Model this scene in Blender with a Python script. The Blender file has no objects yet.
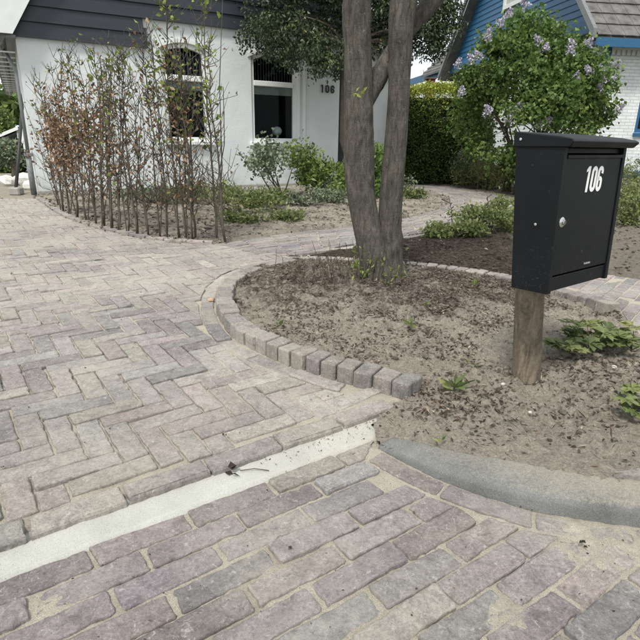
import bpy, math, random
import numpy as np
from mathutils import Vector, Matrix

C = bpy.context.scene.collection
R = math.radians
rnd = random.Random(11)
npr = np.random.RandomState(5)

# ---------------------------------------------------------------- camera
CAM_H, CAM_F, PITCH, ROLL = 0.8, 535.0, R(19.0), R(1.0)
cam_data = bpy.data.cameras.new('camera')
cam = bpy.data.objects.new('camera', cam_data); C.objects.link(cam)
cam.matrix_world = (Matrix.Translation((0, 0, CAM_H)) @ Matrix.Rotation(R(90) - PITCH, 4, 'X')
                    @ Matrix.Rotation(ROLL, 4, 'Z'))
cam_data.sensor_width = 36; cam_data.lens = 36 * CAM_F / 640
cam_data.clip_start = 0.05; cam_data.clip_end = 500
bpy.context.scene.camera = cam

# ---------------------------------------------------------------- sky and sun (bright thin overcast)
world = bpy.data.worlds.new('World'); bpy.context.scene.world = world
world.use_nodes = True
wn, wl = world.node_tree.nodes, world.node_tree.links
wn.clear()
SUN_EL, SUN_AZ = R(56), R(-158)            # azimuth measured from +Y towards +X
sky = wn.new('ShaderNodeTexSky'); sky.sky_type = 'NISHITA'; sky.sun_disc = False
sky.sun_elevation = SUN_EL; sky.sun_rotation = SUN_AZ; sky.dust_density = 2.0
bg1 = wn.new('ShaderNodeBackground'); bg1.inputs['Strength'].default_value = 0.12
wl.new(sky.outputs[0], bg1.inputs['Color'])
tc = wn.new('ShaderNodeTexCoord'); cn = wn.new('ShaderNodeTexNoise')
cn.inputs['Scale'].default_value = 2.2; cn.inputs['Detail'].default_value = 6
wl.new(tc.outputs['Generated'], cn.inputs['Vector'])
cr = wn.new('ShaderNodeValToRGB')
cr.color_ramp.elements[0].position = 0.3; cr.color_ramp.elements[0].color = (0.70, 0.75, 0.80, 1)
cr.color_ramp.elements[1].position = 0.62; cr.color_ramp.elements[1].color = (0.80, 0.815, 0.825, 1)
wl.new(cn.outputs['Fac'], cr.inputs['Fac'])
bg2 = wn.new('ShaderNodeBackground'); bg2.inputs['Strength'].default_value = 0.86
wl.new(cr.outputs[0], bg2.inputs['Color'])
mixw = wn.new('ShaderNodeMixShader'); mixw.inputs[0].default_value = 0.88
wl.new(bg1.outputs[0], mixw.inputs[1]); wl.new(bg2.outputs[0], mixw.inputs[2])
wo = wn.new('ShaderNodeOutputWorld'); wl.new(mixw.outputs[0], wo.inputs['Surface'])
sd = bpy.data.lights.new('sun', 'SUN'); sd.energy = 2.0; sd.angle = R(10); sd.color = (1.0, 0.96, 0.89)
sun = bpy.data.objects.new('sun', sd); C.objects.link(sun)
sdir = Vector((math.sin(SUN_AZ) * math.cos(SUN_EL), math.cos(SUN_AZ) * math.cos(SUN_EL), math.sin(SUN_EL)))
sun.rotation_euler = sdir.to_track_quat('Z', 'Y').to_euler()
vs = bpy.context.scene.view_settings
vs.view_transform = 'Standard'; vs.look = 'None'; vs.gamma = 1; vs.use_curve_mapping = False
vs.exposure = 0.80

# ---------------------------------------------------------------- helpers
def at(px, py, z=0.0):
    """world point at height z seen at photo pixel (640 frame); used to survey the ground plan"""
    u = (px - 320) / CAM_F; v = (320 - py) / CAM_F
    c, s = math.cos(ROLL), math.sin(ROLL)
    u, v = u * c - v * s, u * s + v * c
    F = Vector((0, math.cos(PITCH), -math.sin(PITCH))); U = Vector((0, math.sin(PITCH), math.cos(PITCH)))
    d = F + u * Vector((1, 0, 0)) + v * U
    t = (z - CAM_H) / d.z
    return Vector((d.x * t, d.y * t, z))
def at_dist(px, py, Y):
    u = (px - 320) / CAM_F; v = (320 - py) / CAM_F
    c, s = math.cos(ROLL), math.sin(ROLL)
    u, v = u * c - v * s, u * s + v * c
    F = Vector((0, math.cos(PITCH), -math.sin(PITCH))); U = Vector((0, math.sin(PITCH), math.cos(PITCH)))
    d = F + u * Vector((1, 0, 0)) + v * U
    return Vector((0, 0, CAM_H)) + d * (Y / d.y)
def at2(px, py, z=0.0):
    p = at(px, py, z); return (p.x, p.y)

def setp(o, label=None, cat=None, group=None, kind=None):
    if label: o['label'] = label
    if cat: o['category'] = cat
    if group: o['group'] = group
    if kind: o['kind'] = kind
    return o
def empty(name, loc, label=None, cat=None, group=None, rz=0):
    o = bpy.data.objects.new(name, None); C.objects.link(o)
    o.location = loc; o.rotation_euler = (0, 0, rz); o.empty_display_size = 0.1
    return setp(o, label, cat, group)
LOCAL = set()                 # things whose parts are built in the thing's own coordinates
def wm(o):
    return (wm(o.parent) @ o.matrix_parent_inverse if o.parent else Matrix()) @ o.matrix_basis
def is_local(o):
    while o.parent: o = o.parent
    return o.name in LOCAL
def link(name, me, mat=None, parent=None, loc=None, kind=None):
    o = bpy.data.objects.new(name, me); C.objects.link(o)
    if mat: me.materials.append(mat) if not me.materials else None
    if parent:
        o.parent = parent
        if not is_local(parent): o.matrix_parent_inverse = wm(parent).inverted()
    if loc is not None: o.location = loc
    if kind: o['kind'] = kind
    return o

class MB:
    """collects verts / faces (world or local coords) and builds one mesh"""
    def __init__(s): s.v = []; s.f = []; s.c = []; s.m = []
    def add(s, verts, faces, col=None, m=0):
        n = len(s.v); s.v += [tuple(p) for p in verts]; s.f += [tuple(i + n for i in f) for f in faces]
        if col is not None: s.c += [col] * len(verts)
        s.m += [m] * len(faces); return s
    def box(s, x0, x1, y0, y1, z0, z1, bev=0.0, col=None, M=None):
        if bev <= 0:
            v = [(x, y, z) for z in (z0, z1) for y in (y0, y1) for x in (x0, x1)]
            f = [(0, 2, 3, 1), (4, 5, 7, 6), (0, 1, 5, 4), (2, 6, 7, 3), (0, 4, 6, 2), (1, 3, 7, 5)]
        else:
            b = min(bev, (x1 - x0) / 2.1, (y1 - y0) / 2.1, (z1 - z0) / 2.1)
            v = []; idx = {}
            for sx in (0, 1):
                for sy in (0, 1):
                    for sz in (0, 1):
                        X = (x0, x1)[sx]; Y = (y0, y1)[sy]; Z = (z0, z1)[sz]
                        ix = X + (b, -b)[sx]; iy = Y + (b, -b)[sy]; iz = Z + (b, -b)[sz]
                        idx[sx, sy, sz, 0] = len(v); v.append((X, iy, iz))
                        idx[sx, sy, sz, 1] = len(v); v.append((ix, Y, iz))
                        idx[sx, sy, sz, 2] = len(v); v.append((ix, iy, Z))
            I = idx; f = []
            for a in (0, 1):
                f.append((I[a,0,0,0], I[a,1,0,0], I[a,1,1,0], I[a,0,1,0]))
                f.append((I[0,a,0,1], I[1,a,0,1], I[1,a,1,1], I[0,a,1,1]))
                f.append((I[0,0,a,2], I[1,0,a,2], I[1,1,a,2], I[0,1,a,2]))
                for b2 in (0, 1):
                    f.append((I[a,b2,0,0], I[a,b2,1,0], I[a,b2,1,1], I[a,b2,0,1]))
                    f.append((I[a,0,b2,0], I[a,1,b2,0], I[a,1,b2,2], I[a,0,b2,2]))
                    f.append((I[0,a,b2,1], I[1,a,b2,1], I[1,a,b2,2], I[0,a,b2,2]))
                    for c2 in (0, 1): f.append((I[a,b2,c2,0], I[a,b2,c2,1], I[a,b2,c2,2]))
            ctr = Vector(((x0+x1)/2, (y0+y1)/2, (z0+z1)/2)); ff = []
            for q in f:
                P = [Vector(v[i]) for i in q]; n = (P[1]-P[0]).cross(P[2]-P[0])
                cc = sum(P, Vector())/len(P)
                ff.append(q if n.dot(cc-ctr) > 0 else q[::-1])
            f = ff
        if M is not None: v = [M @ Vector(p) for p in v]
        return s.add(v, f, col)
    def prism(s, poly, z0, z1, col=None, M=None):
        """extrude a 2D polygon (list of xy) from z0 to z1"""
        n = len(poly)
        v = [(x, y, z0) for x, y in poly] + [(x, y, z1) for x, y in poly]
        f = [tuple(range(n))[::-1], tuple(range(n, 2*n))] + [(i, (i+1) % n, n+(i+1) % n, n+i) for i in range(n)]
        if M is not None: v = [M @ Vector(p) for p in v]
        return s.add(v, f, col)
    def tube(s, pts, rad, n=7, cap=True, col=None, lump=0.0, rng=None):
        pts = [Vector(p) for p in pts]; base = len(s.v); v = []; f = []
        up = Vector((0.31, 0.17, 0.93)); prev = None
        for i, p in enumerate(pts):
            d = (pts[min(i+1, len(pts)-1)] - pts[max(i-1, 0)]).normalized()
            if prev is None:
                a = d.cross(Vector((0.9, 0.3, 0.1))).normalized()
            else:
                a = (prev - d * prev.dot(d)).normalized()
            prev = a; b = d.cross(a)
            r = rad[i] if hasattr(rad, '__len__') else rad
            for k in range(n):
                t = 2 * math.pi * k / n
                rr = r * (1 + (lump * rng.uniform(-1, 1) if lump else 0))
                v.append(p + a * math.cos(t) * rr + b * math.sin(t) * rr)
        for i in range(len(pts)-1):
            for k in range(n):
                k2 = (k+1) % n
                f.append((i*n+k, i*n+k2, (i+1)*n+k2, (i+1)*n+k))
        if cap:
            f.append(tuple(range(n))[::-1]); f.append(tuple((len(pts)-1)*n + k for k in range(n)))
        return s.add(v, f, col)
    def lathe(s, prof, n=20, M=None, col=None):
        v = []; f = []
        for r, z in prof:
            for k in range(n):
                t = 2*math.pi*k/n; v.append((r*math.cos(t), r*math.sin(t), z))
        for i in range(len(prof)-1):
            for k in range(n):
                k2 = (k+1) % n; f.append((i*n+k, i*n+k2, (i+1)*n+k2, (i+1)*n+k))
        f.append(tuple(range(n))[::-1]); f.append(tuple((len(prof)-1)*n+k for k in range(n)))
        if M is not None: v = [M @ Vector(p) for p in v]
        return s.add(v, f, col)
    def build(s, name, mat, parent=None, smooth=False, origin=None, kind=None):
        v = s.v
        if origin is not None:
            ox, oy, oz = origin; v = [(p[0]-ox, p[1]-oy, p[2]-oz) for p in v]
        me = bpy.data.meshes.new(name); me.from_pydata(v, [], s.f)
        mats = mat if isinstance(mat, (list, tuple)) else [mat]
        for m in mats: me.materials.append(m)
        if len(mats) > 1: me.polygons.foreach_set('material_index', s.m)
        if len(s.c) == len(s.v) and s.c:
            a = me.color_attributes.new('tint', 'FLOAT_COLOR', 'POINT')
            a.data.foreach_set('color', np.array([(c[0], c[1], c[2], 1) for c in s.c], dtype=np.float32).ravel())
        if smooth: me.polygons.foreach_set('use_smooth', [True]*len(me.polygons))
        me.update()
        return link(name, me, None, parent, origin, kind)

# ---- materials
def mat_new(name):
    m = bpy.data.materials.new(name); m.use_nodes = True
    nt = m.node_tree; return m, nt.nodes, nt.links, nt.nodes['Principled BSDF']
def noise(n, l, scale, detail=4, rough=0.55, vec=None, dist=0):
    t = n.new('ShaderNodeTexNoise'); t.inputs['Scale'].default_value = scale
    t.inputs['Detail'].default_value = detail; t.inputs['Roughness'].default_value = rough
    t.inputs['Distortion'].default_value = dist
    if vec is not None: l.new(vec, t.inputs['Vector'])
    return t.outputs['Fac']
def ramp(n, l, fac, stops):
    r = n.new('ShaderNodeValToRGB'); e = r.color_ramp.elements
    while len(e) < len(stops): e.new(0.5)
    for i, (p, c) in enumerate(stops):
        e[i].position = p
        e[i].color = (c[0], c[1], c[2], 1) if hasattr(c, '__len__') else (c, c, c, 1)
    l.new(fac, r.inputs['Fac']); return r.outputs[0]
def mixc(n, l, fac, a, b, mode='MIX'):
    m = n.new('ShaderNodeMix'); m.data_type = 'RGBA'; m.blend_type = mode
    for sck, val in ((0, fac), (6, a), (7, b)):
        if isinstance(val, (int, float)): m.inputs[sck].default_value = val
        elif isinstance(val, tuple): m.inputs[sck].default_value = (val[0], val[1], val[2], 1)
        else: l.new(val, m.inputs[sck])
    return m.outputs[2]
def bump(n, l, p, heights, dist=0.002, strength=1.0):
    prev = None
    for h, d in heights:
        b = n.new('ShaderNodeBump'); b.inputs['Distance'].default_value = d; b.inputs['Strength'].default_value = strength
        l.new(h, b.inputs['Height'])
        if prev is not None: l.new(prev, b.inputs['Normal'])
        prev = b.outputs[0]
    l.new(prev, p.inputs['Normal'])
def pos(n): return n.new('ShaderNodeNewGeometry').outputs['Position']
def objc(n): return n.new('ShaderNodeTexCoord').outputs['Object']
def simple(name, col, rough=0.6, metal=0.0, var=0.15, scale=20, bumps=0.0, spec=0.4, bscale=None):
    m, n, l, p = mat_new(name)
    v = pos(n); f = noise(n, l, scale, 5, 0.6, v)
    c = ramp(n, l, f, [(0.3, tuple(x*(1-var) for x in col)), (0.7, tuple(min(1, x*(1+var)) for x in col))])
    l.new(c, p.inputs['Base Color']); p.inputs['Roughness'].default_value = rough
    p.inputs['Metallic'].default_value = metal; p.inputs['Specular IOR Level'].default_value = spec
    if bumps: bump(n, l, p, [(noise(n, l, bscale or scale*4, 5, 0.6, v), bumps)])
    return m

def paver_material():
    m, n, l, p = mat_new('weathered_brick')
    at_ = n.new('ShaderNodeAttribute'); at_.attribute_name = 'tint'
    v = pos(n)
    fine = noise(n, l, 150, 7, 0.85, v)
    med = noise(n, l, 28, 5, 0.65, v, 0.6)
    big = noise(n, l, 2.1, 4, 0.55, v, 0.4)
    c = mixc(n, l, 1.0, at_.outputs['Color'], ramp(n, l, med, [(0.28, 0.62), (0.5, 0.98), (0.75, 1.3)]), 'MULTIPLY')
    c = mixc(n, l, 1.0, c, ramp(n, l, fine, [(0.3, 0.42), (0.5, 1.0), (0.7, 1.55)]), 'MULTIPLY')
    # lime bloom and trampled sand
    sc = n.new('ShaderNodeTexNoise'); sc.inputs['Scale'].default_value = 55; sc.inputs['Detail'].default_value = 8
    sc.inputs['Roughness'].default_value = 0.8; sc.inputs['Distortion'].default_value = 1.4; l.new(v, sc.inputs['Vector'])
    c = mixc(n, l, ramp(n, l, sc.outputs['Fac'], [(0.56, 0.0), (0.63, 0.75)]), c, (0.52, 0.50, 0.47))
    dust = n.new('ShaderNodeMath'); dust.operation = 'MULTIPLY'
    l.new(ramp(n, l, big, [(0.42, 0.04), (0.68, 0.75)]), dust.inputs[0])
    l.new(ramp(n, l, noise(n, l, 45, 8, 0.8, v, 0.5), [(0.38, 0.15), (0.6, 1.0)]), dust.inputs[1])
    c = mixc(n, l, dust.outputs[0], c, (0.46, 0.43, 0.365))
    spk = n.new('ShaderNodeTexVoronoi'); spk.inputs['Scale'].default_value = 150; l.new(v, spk.inputs['Vector'])
    c = mixc(n, l, ramp(n, l, spk.outputs['Distance'], [(0.07, 0.6), (0.17, 0.0)]), c, (0.12, 0.105, 0.10))
    l.new(c, p.inputs['Base Color']); p.inputs['Roughness'].default_value = 0.92
    p.inputs['Specular IOR Level'].default_value = 0.25
    bump(n, l, p, [(med, 0.004), (fine, 0.0028), (sc.outputs['Fac'], 0.002)], strength=1.0)
    return m
def sand_material():
    m, n, l, p = mat_new('joint_sand'); v = pos(n)
    f = noise(n, l, 420, 4, 0.8, v); g = noise(n, l, 9, 5, 0.6, v)
    c = ramp(n, l, f, [(0.28, (0.20, 0.17, 0.13)), (0.46, (0.43, 0.39, 0.315)), (0.70, (0.66, 0.615, 0.51))])
    c = mixc(n, l, ramp(n, l, g, [(0.34, 0.4), (0.55, 0.0)]), c, (0.27, 0.23, 0.19))
    l.new(c, p.inputs['Base Color']); p.inputs['Roughness'].default_value = 1.0; p.inputs['Specular IOR Level'].default_value = 0.1
    bump(n, l, p, [(f, 0.003), (noise(n, l, 90, 5, 0.7, v), 0.004)])
    return m
def soil_material(name, dark, mid, pale, paleamt):
    m, n, l, p = mat_new(name); v = pos(n)
    f = noise(n, l, 150, 7, 0.8, v); g = noise(n, l, 30, 8, 0.78, v, 0.9); h = noise(n, l, 3.0, 5, 0.65, v)
    c = ramp(n, l, g, [(0.40, dark), (0.50, mid), (0.60, pale)])
    c = mixc(n, l, 1.0, c, ramp(n, l, f, [(0.3, 0.55), (0.5, 1.0), (0.72, 1.4)]), 'MULTIPLY')
    a = n.new('ShaderNodeAttribute'); a.attribute_name = 'sandy'
    mx = n.new('ShaderNodeMath'); mx.operation = 'MULTIPLY_ADD'; l.new(h, mx.inputs[0]); mx.inputs[1].default_value = 1.4
    l.new(a.outputs['Fac'], mx.inputs[2])
    k = ramp(n, l, mx.outputs[0], [(0.70, 0.0), (1.35, paleamt)])
    c2 = ramp(n, l, f, [(0.30, (0.20, 0.17, 0.14)), (0.5, (0.43, 0.385, 0.315)), (0.68, (0.62, 0.57, 0.47))])
    c2 = mixc(n, l, 1.0, c2, ramp(n, l, g, [(0.36, 0.66), (0.5, 1.0)]), 'MULTIPLY')
    c = mixc(n, l, k, c, c2)
    l.new(c, p.inputs['Base Color']); p.inputs['Roughness'].default_value = 1.0; p.inputs['Specular IOR Level'].default_value = 0.1
    bump(n, l, p, [(g, 0.02), (noise(n, l, 55, 6, 0.75, v, 0.5), 0.012), (f, 0.005)])
    return m
def concrete_material(name, col, spread=0.2, dustcol=None, aggregate=0.0):
    m, n, l, p = mat_new(name); v = pos(n)
    f = noise(n, l, 300, 5, 0.8, v); g = noise(n, l, 7, 5, 0.6, v)
    c = ramp(n, l, g, [(0.3, tuple(x*(1-spread) for x in col)), (0.7, tuple(x*(1+spread) for x in col))])
    c = mixc(n, l, 1.0, c, ramp(n, l, f, [(0.3, 1-spread*1.6), (0.7, 1+spread*1.6)]), 'MULTIPLY')
    vo = n.new('ShaderNodeTexVoronoi'); vo.inputs['Scale'].default_value = 150; l.new(v, vo.inputs['Vector'])
    c = mixc(n, l, ramp(n, l, vo.outputs['Distance'], [(0.10, 0.65), (0.16, 0.0)]), c, (0.13, 0.13, 0.12))
    if dustcol:
        a = n.new('ShaderNodeAttribute'); a.attribute_name = 'sandy'
        mx = n.new('ShaderNodeMath'); mx.operation = 'MULTIPLY_ADD'; l.new(noise(n, l, 110, 9, 0.85, v), mx.inputs[0]); mx.inputs[1].default_value = 1.3
        hf = n.new('ShaderNodeMath'); hf.operation = 'MULTIPLY'; hf.inputs[1].default_value = 0.5; l.new(a.outputs['Fac'], hf.inputs[0]); l.new(hf.outputs[0], mx.inputs[2])
        c = mixc(n, l, ramp(n, l, mx.outputs[0], [(0.58, 0.0), (0.92, 0.92)]), c,
                 ramp(n, l, f, [(0.3, tuple(x*0.6 for x in dustcol)), (0.7, tuple(x*1.25 for x in dustcol))]))
    l.new(c, p.inputs['Base Color']); p.inputs['Roughness'].default_value = 0.9
    bump(n, l, p, [(f, 0.0012), (noise(n, l, 130, 6, 0.8, v), 0.0010*(1+aggregate))])
    return m
def leaf_material(name, stops, trans=0.25, rough=0.55):
    m, n, l, p = mat_new(name)
    a = n.new('ShaderNodeAttribute'); a.attribute_name = 'tint'
    c = ramp(n, l, a.outputs['Fac'], stops)
    c = mixc(n, l, 1.0, c, ramp(n, l, noise(n, l, 40, 3, 0.6, pos(n)), [(0.3, 0.8), (0.7, 1.2)]), 'MULTIPLY')
    l.new(c, p.inputs['Base Color']); p.inputs['Roughness'].default_value = rough
    p.inputs['Specular IOR Level'].default_value = 0.35
    t = n.new('ShaderNodeBsdfTranslucent'); l.new(c, t.inputs['Color'])
    mx = n.new('ShaderNodeMixShader'); mx.inputs[0].default_value = trans
    l.new(p.outputs[0], mx.inputs[1]); l.new(t.outputs[0], mx.inputs[2])
    l.new(mx.outputs[0], n['Material Output'].inputs['Surface'])
    return m
def bark_material(name, a, b, scale=1.0, lichen=0.3, deep=0.006):
    m, n, l, p = mat_new(name)
    mp = n.new('ShaderNodeMapping'); mp.inputs['Scale'].default_value = (1, 1, 0.24); l.new(pos(n), mp.inputs['Vector'])
    g = noise(n, l, 55*scale, 7, 0.75, mp.outputs[0], 0.7); f = noise(n, l, 180*scale, 5, 0.7, pos(n)); k = noise(n, l, 5, 4, 0.6, pos(n))
    c = ramp(n, l, g, [(0.3, a), (0.68, b)])
    c = mixc(n, l, 1.0, c, ramp(n, l, f, [(0.3, 0.75), (0.7, 1.25)]), 'MULTIPLY')
    c = mixc(n, l, 1.0, c, ramp(n, l, k, [(0.3, 0.8), (0.7, 1.2)]), 'MULTIPLY')
    m2 = n.new('ShaderNodeMapping'); m2.inputs['Scale'].default_value = (0.5, 0.5, 2.6); l.new(pos(n), m2.inputs['Vector'])
    sc_ = noise(n, l, 13*scale, 6, 0.7, m2.outputs[0], 0.5)
    c = mixc(n, l, ramp(n, l, sc_, [(0.64, 0.0), (0.72, 0.4)]), c, tuple(x*0.7 for x in a))
    lic = noise(n, l, 26, 6, 0.7, pos(n))
    c = mixc(n, l, ramp(n, l, lic, [(0.62, 0.0), (0.72, lichen)]), c, (0.34, 0.35, 0.31))
    l.new(c, p.inputs['Base Color']); p.inputs['Roughness'].default_value = 0.9; p.inputs['Specular IOR Level'].default_value = 0.2
    bump(n, l, p, [(g, deep), (f, deep*0.4), (sc_, -deep*0.35)])
    return m
def siding_material(name, col, var=0.25, rough=0.5):
    m, n, l, p = mat_new(name)
    mp = n.new('ShaderNodeMapping'); mp.inputs['Scale'].default_value = (0.25, 0.25, 3); l.new(pos(n), mp.inputs['Vector'])
    g = noise(n, l, 12, 6, 0.7, mp.outputs[0])
    c = ramp(n, l, g, [(0.3, tuple(x*(1-var) for x in col)), (0.72, tuple(x*(1+var) for x in col))])
    l.new(c, p.inputs['Base Color']); p.inputs['Roughness'].default_value = rough
    bump(n, l, p, [(g, 0.002)]); return m
def stucco_material():
    m, n, l, p = mat_new('white_render'); v = pos(n)
    g = noise(n, l, 1.3, 5, 0.6, v); f = noise(n, l, 60, 6, 0.75, v)
    mp = n.new('ShaderNodeMapping'); mp.inputs['Scale'].default_value = (5, 5, 0.6); l.new(v, mp.inputs['Vector'])
    st = noise(n, l, 2.2, 5, 0.7, mp.outputs[0])
    c = ramp(n, l, g, [(0.3, (0.60, 0.64, 0.645)), (0.7, (0.68, 0.71, 0.71))])
    c = mixc(n, l, ramp(n, l, st, [(0.55, 0.0), (0.75, 0.35)]), c, (0.60, 0.62, 0.60))
    sx = n.new('ShaderNodeSeparateXYZ'); l.new(v, sx.inputs[0])
    low = n.new('ShaderNodeMath'); low.operation = 'ADD'; l.new(sx.outputs[2], low.inputs[0])
    l.new(noise(n, l, 6, 5, 0.7, v), low.inputs[1])
    c = mixc(n, l, ramp(n, l, low.outputs[0], [(0.42, 0.6), (0.75, 0.0)]), c, (0.40, 0.42, 0.38))
    l.new(c, p.inputs['Base Color']); p.inputs['Roughness'].default_value = 0.85; p.inputs['Specular IOR Level'].default_value = 0.2
    bump(n, l, p, [(f, 0.004), (g, 0.02)]); return m
def white_brick_material():
    m, n, l, p = mat_new('white_painted_brickwork')
    tcx = n.new('ShaderNodeTexCoord'); mp = n.new('ShaderNodeMapping')
    mp.inputs['Rotation'].default_value = (R(90), 0, 0); l.new(tcx.outputs['Object'], mp.inputs['Vector'])
    b = n.new('ShaderNodeTexBrick'); b.inputs['Scale'].default_value = 1.0
    b.inputs['Brick Width'].default_value = 0.21; b.inputs['Row Height'].default_value = 0.066
    b.inputs['Mortar Size'].default_value = 0.007; b.inputs['Mortar Smooth'].default_value = 0.4
    b.inputs['Color1'].default_value = (0.74, 0.76, 0.76, 1); b.inputs['Color2'].default_value = (0.66, 0.69, 0.69, 1)
    b.inputs['Mortar'].default_value = (0.56, 0.59, 0.60, 1); l.new(mp.outputs[0], b.inputs['Vector'])
    c = mixc(n, l, 1.0, b.outputs['Color'], ramp(n, l, noise(n, l, 3, 5, 0.6, pos(n)), [(0.3, 0.9), (0.7, 1.08)]), 'MULTIPLY')
    l.new(c, p.inputs['Base Color']); p.inputs['Roughness'].default_value = 0.7
    inv = n.new('ShaderNodeMath'); inv.operation = 'SUBTRACT'; inv.inputs[0].default_value = 1; l.new(b.outputs['Fac'], inv.inputs[1])
    bump(n, l, p, [(inv.outputs[0], 0.006)]); return m
def glass_material():
    m, n, l, p = mat_new('window_glass')
    t = n.new('ShaderNodeBsdfTransparent'); t.inputs[0].default_value = (0.8, 0.84, 0.84, 1)
    g = n.new('ShaderNodeBsdfGlossy'); g.inputs['Roughness'].default_value = 0.02; g.inputs['Color'].default_value = (0.9, 0.95, 1, 1)
    lw = n.new('ShaderNodeLayerWeight'); lw.inputs[0].default_value = 0.12
    mx = n.new('ShaderNodeMixShader'); l.new(lw.outputs['Fresnel'], mx.inputs[0]); l.new(t.outputs[0], mx.inputs[1]); l.new(g.outputs[0], mx.inputs[2])
    l.new(mx.outputs[0], n['Material Output'].inputs['Surface']); return m
def box_paint():
    m, n, l, p = mat_new('black_powder_coat'); v = objc(n)
    f = noise(n, l, 700, 3, 0.6, v); g = noise(n, l, 8, 5, 0.65, v)
    c = ramp(n, l, g, [(0.3, (0.0035, 0.0045, 0.006)), (0.75, (0.007, 0.0085, 0.011))])
    # dust flecks and scuffs
    vo = n.new('ShaderNodeTexVoronoi'); vo.inputs['Scale'].default_value = 60; l.new(v, vo.inputs['Vector'])
    rndm = noise(n, l, 40, 2, 0.5, v)
    k = n.new('ShaderNodeMath'); k.operation = 'MULTIPLY'
    l.new(ramp(n, l, vo.outputs['Distance'], [(0.04, 1.0), (0.09, 0.0)]), k.inputs[0])
    l.new(ramp(n, l, rndm, [(0.56, 0.0), (0.62, 0.6)]), k.inputs[1])
    c = mixc(n, l, k.outputs[0], c, (0.16, 0.17, 0.17))
    sc = n.new('ShaderNodeTexNoise'); sc.inputs['Scale'].default_value = 30; sc.inputs['Detail'].default_value = 9; sc.inputs['Roughness'].default_value = 0.8; sc.inputs['Distortion'].default_value = 3
    l.new(v, sc.inputs['Vector'])
    sz = n.new('ShaderNodeSeparateXYZ'); l.new(v, sz.inputs[0])
    lo = ramp(n, l, sz.outputs[2], [(0.05, 0.35), (0.22, 0.02)])
    k2 = n.new('ShaderNodeMath'); k2.operation = 'MULTIPLY'; l.new(lo, k2.inputs[0]); l.new(ramp(n, l, sc.outputs['Fac'], [(0.58, 0.0), (0.66, 1.0)]), k2.inputs[1])
    c = mixc(n, l, k2.outputs[0], c, (0.16, 0.165, 0.16))
    l.new(c, p.inputs['Base Color']); p.inputs['Roughness'].default_value = 0.42
    p.inputs['Specular IOR Level'].default_value = 0.22
    rr = ramp(n, l, g, [(0.3, 0.42), (0.7, 0.58)]); l.new(rr, p.inputs['Roughness'])
    bump(n, l, p, [(f, 0.00025)]); return m

M_BRICK = paver_material(); M_SAND = sand_material()
M_SOIL = soil_material('garden_soil', (0.060, 0.047, 0.038), (0.185, 0.158, 0.130), (0.38, 0.34, 0.28), 0.95)
M_DSOIL = soil_material('dark_soil', (0.028, 0.022, 0.018), (0.070, 0.056, 0.045), (0.15, 0.125, 0.10), 0.5)
M_STRIP = concrete_material('pale_concrete', (0.43, 0.43, 0.39), 0.13, (0.48, 0.43, 0.34))
M_KERB = concrete_material('grey_concrete', (0.165, 0.168, 0.16), 0.3, (0.38, 0.345, 0.275), 1.5)
M_STUCCO = stucco_material(); M_WBRICK = white_brick_material()
M_BLACKBOARD = siding_material('black_board', (0.017, 0.021, 0.03), 0.3, 0.45)
M_BLUE = siding_material('blue_paint', (0.018, 0.105, 0.215), 0.2, 0.5)
M_WHITE = simple('white_paint', (0.70, 0.72, 0.70), 0.5, var=0.06, scale=6)
M_GREYTRIM = simple('grey_gutter', (0.17, 0.18, 0.18), 0.5, var=0.2)
M_CONC = simple('plinth_concrete', (0.30, 0.29, 0.27), 0.9, var=0.2, bumps=0.004)
M_TILE = simple('roof_tile', (0.125, 0.118, 0.112), 0.7, var=0.45, scale=5, bumps=0.003)
M_GLASS = glass_material(); M_PAINT = box_paint()
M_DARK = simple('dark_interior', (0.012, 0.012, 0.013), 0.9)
M_BLIND = simple('blind_fabric', (0.42, 0.43, 0.40), 0.9)
M_LAMP = simple('lamp_globe', (0.75, 0.76, 0.72), 0.4)
M_STEEL = simple('steel', (0.62, 0.62, 0.62), 0.25, metal=0.9, var=0.05)
M_LETTER = simple('white_vinyl', (0.86, 0.86, 0.84), 0.5, var=0.03)
M_BLACKMET = simple('dark_metal', (0.03, 0.03, 0.03), 0.5)
M_TRUNK = bark_material('grey_bark', (0.034, 0.031, 0.027), (0.175, 0.160, 0.138), 1.0, 0.6, 0.012)
M_SAPBARK = bark_material('sapling_bark', (0.050, 0.043, 0.035), (0.135, 0.118, 0.095), 1.5, 0.3, 0.001)
M_DBARK = bark_material('dark_bark', (0.05, 0.04, 0.03), (0.14, 0.115, 0.09), 1.0, 0.15)
M_POST = bark_material('post_wood', (0.06, 0.047, 0.035), (0.27, 0.225, 0.165), 0.55, 0.25, 0.003)
M_DEAD = leaf_material('dead_leaf', [(0.0, (0.121, 0.065, 0.038)), (0.5, (0.255, 0.149, 0.088)), (1.0, (0.461, 0.326, 0.203))], 0.2)
M_FRESH = leaf_material('fresh_leaf', [(0.0, (0.10, 0.14, 0.03)), (0.5, (0.19, 0.25, 0.055)), (1.0, (0.33, 0.38, 0.11))], 0.35)
M_EVER = leaf_material('evergreen_leaf', [(0.0, (0.020, 0.035, 0.016)), (0.55, (0.050, 0.076, 0.035)), (0.9, (0.112, 0.145, 0.078)), (1.0, (0.223, 0.235, 0.067))], 0.12, 0.4)
M_LILAC = leaf_material('lilac_leaf', [(0.0, (0.047, 0.098, 0.021)), (0.5, (0.101, 0.173, 0.042)), (1.0, (0.225, 0.299, 0.085))], 0.35, 0.45)
M_BLOOM = leaf_material('lilac_bloom', [(0.0, (0.316, 0.276, 0.372)), (0.5, (0.501, 0.463, 0.570)), (1.0, (0.727, 0.724, 0.734))], 0.3)
M_HEDGE = leaf_material('hedge_leaf', [(0.0, (0.023, 0.045, 0.011)), (0.5, (0.063, 0.099, 0.022)), (0.8, (0.188, 0.244, 0.045)), (1.0, (0.469, 0.517, 0.092))], 0.2, 0.45)
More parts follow.
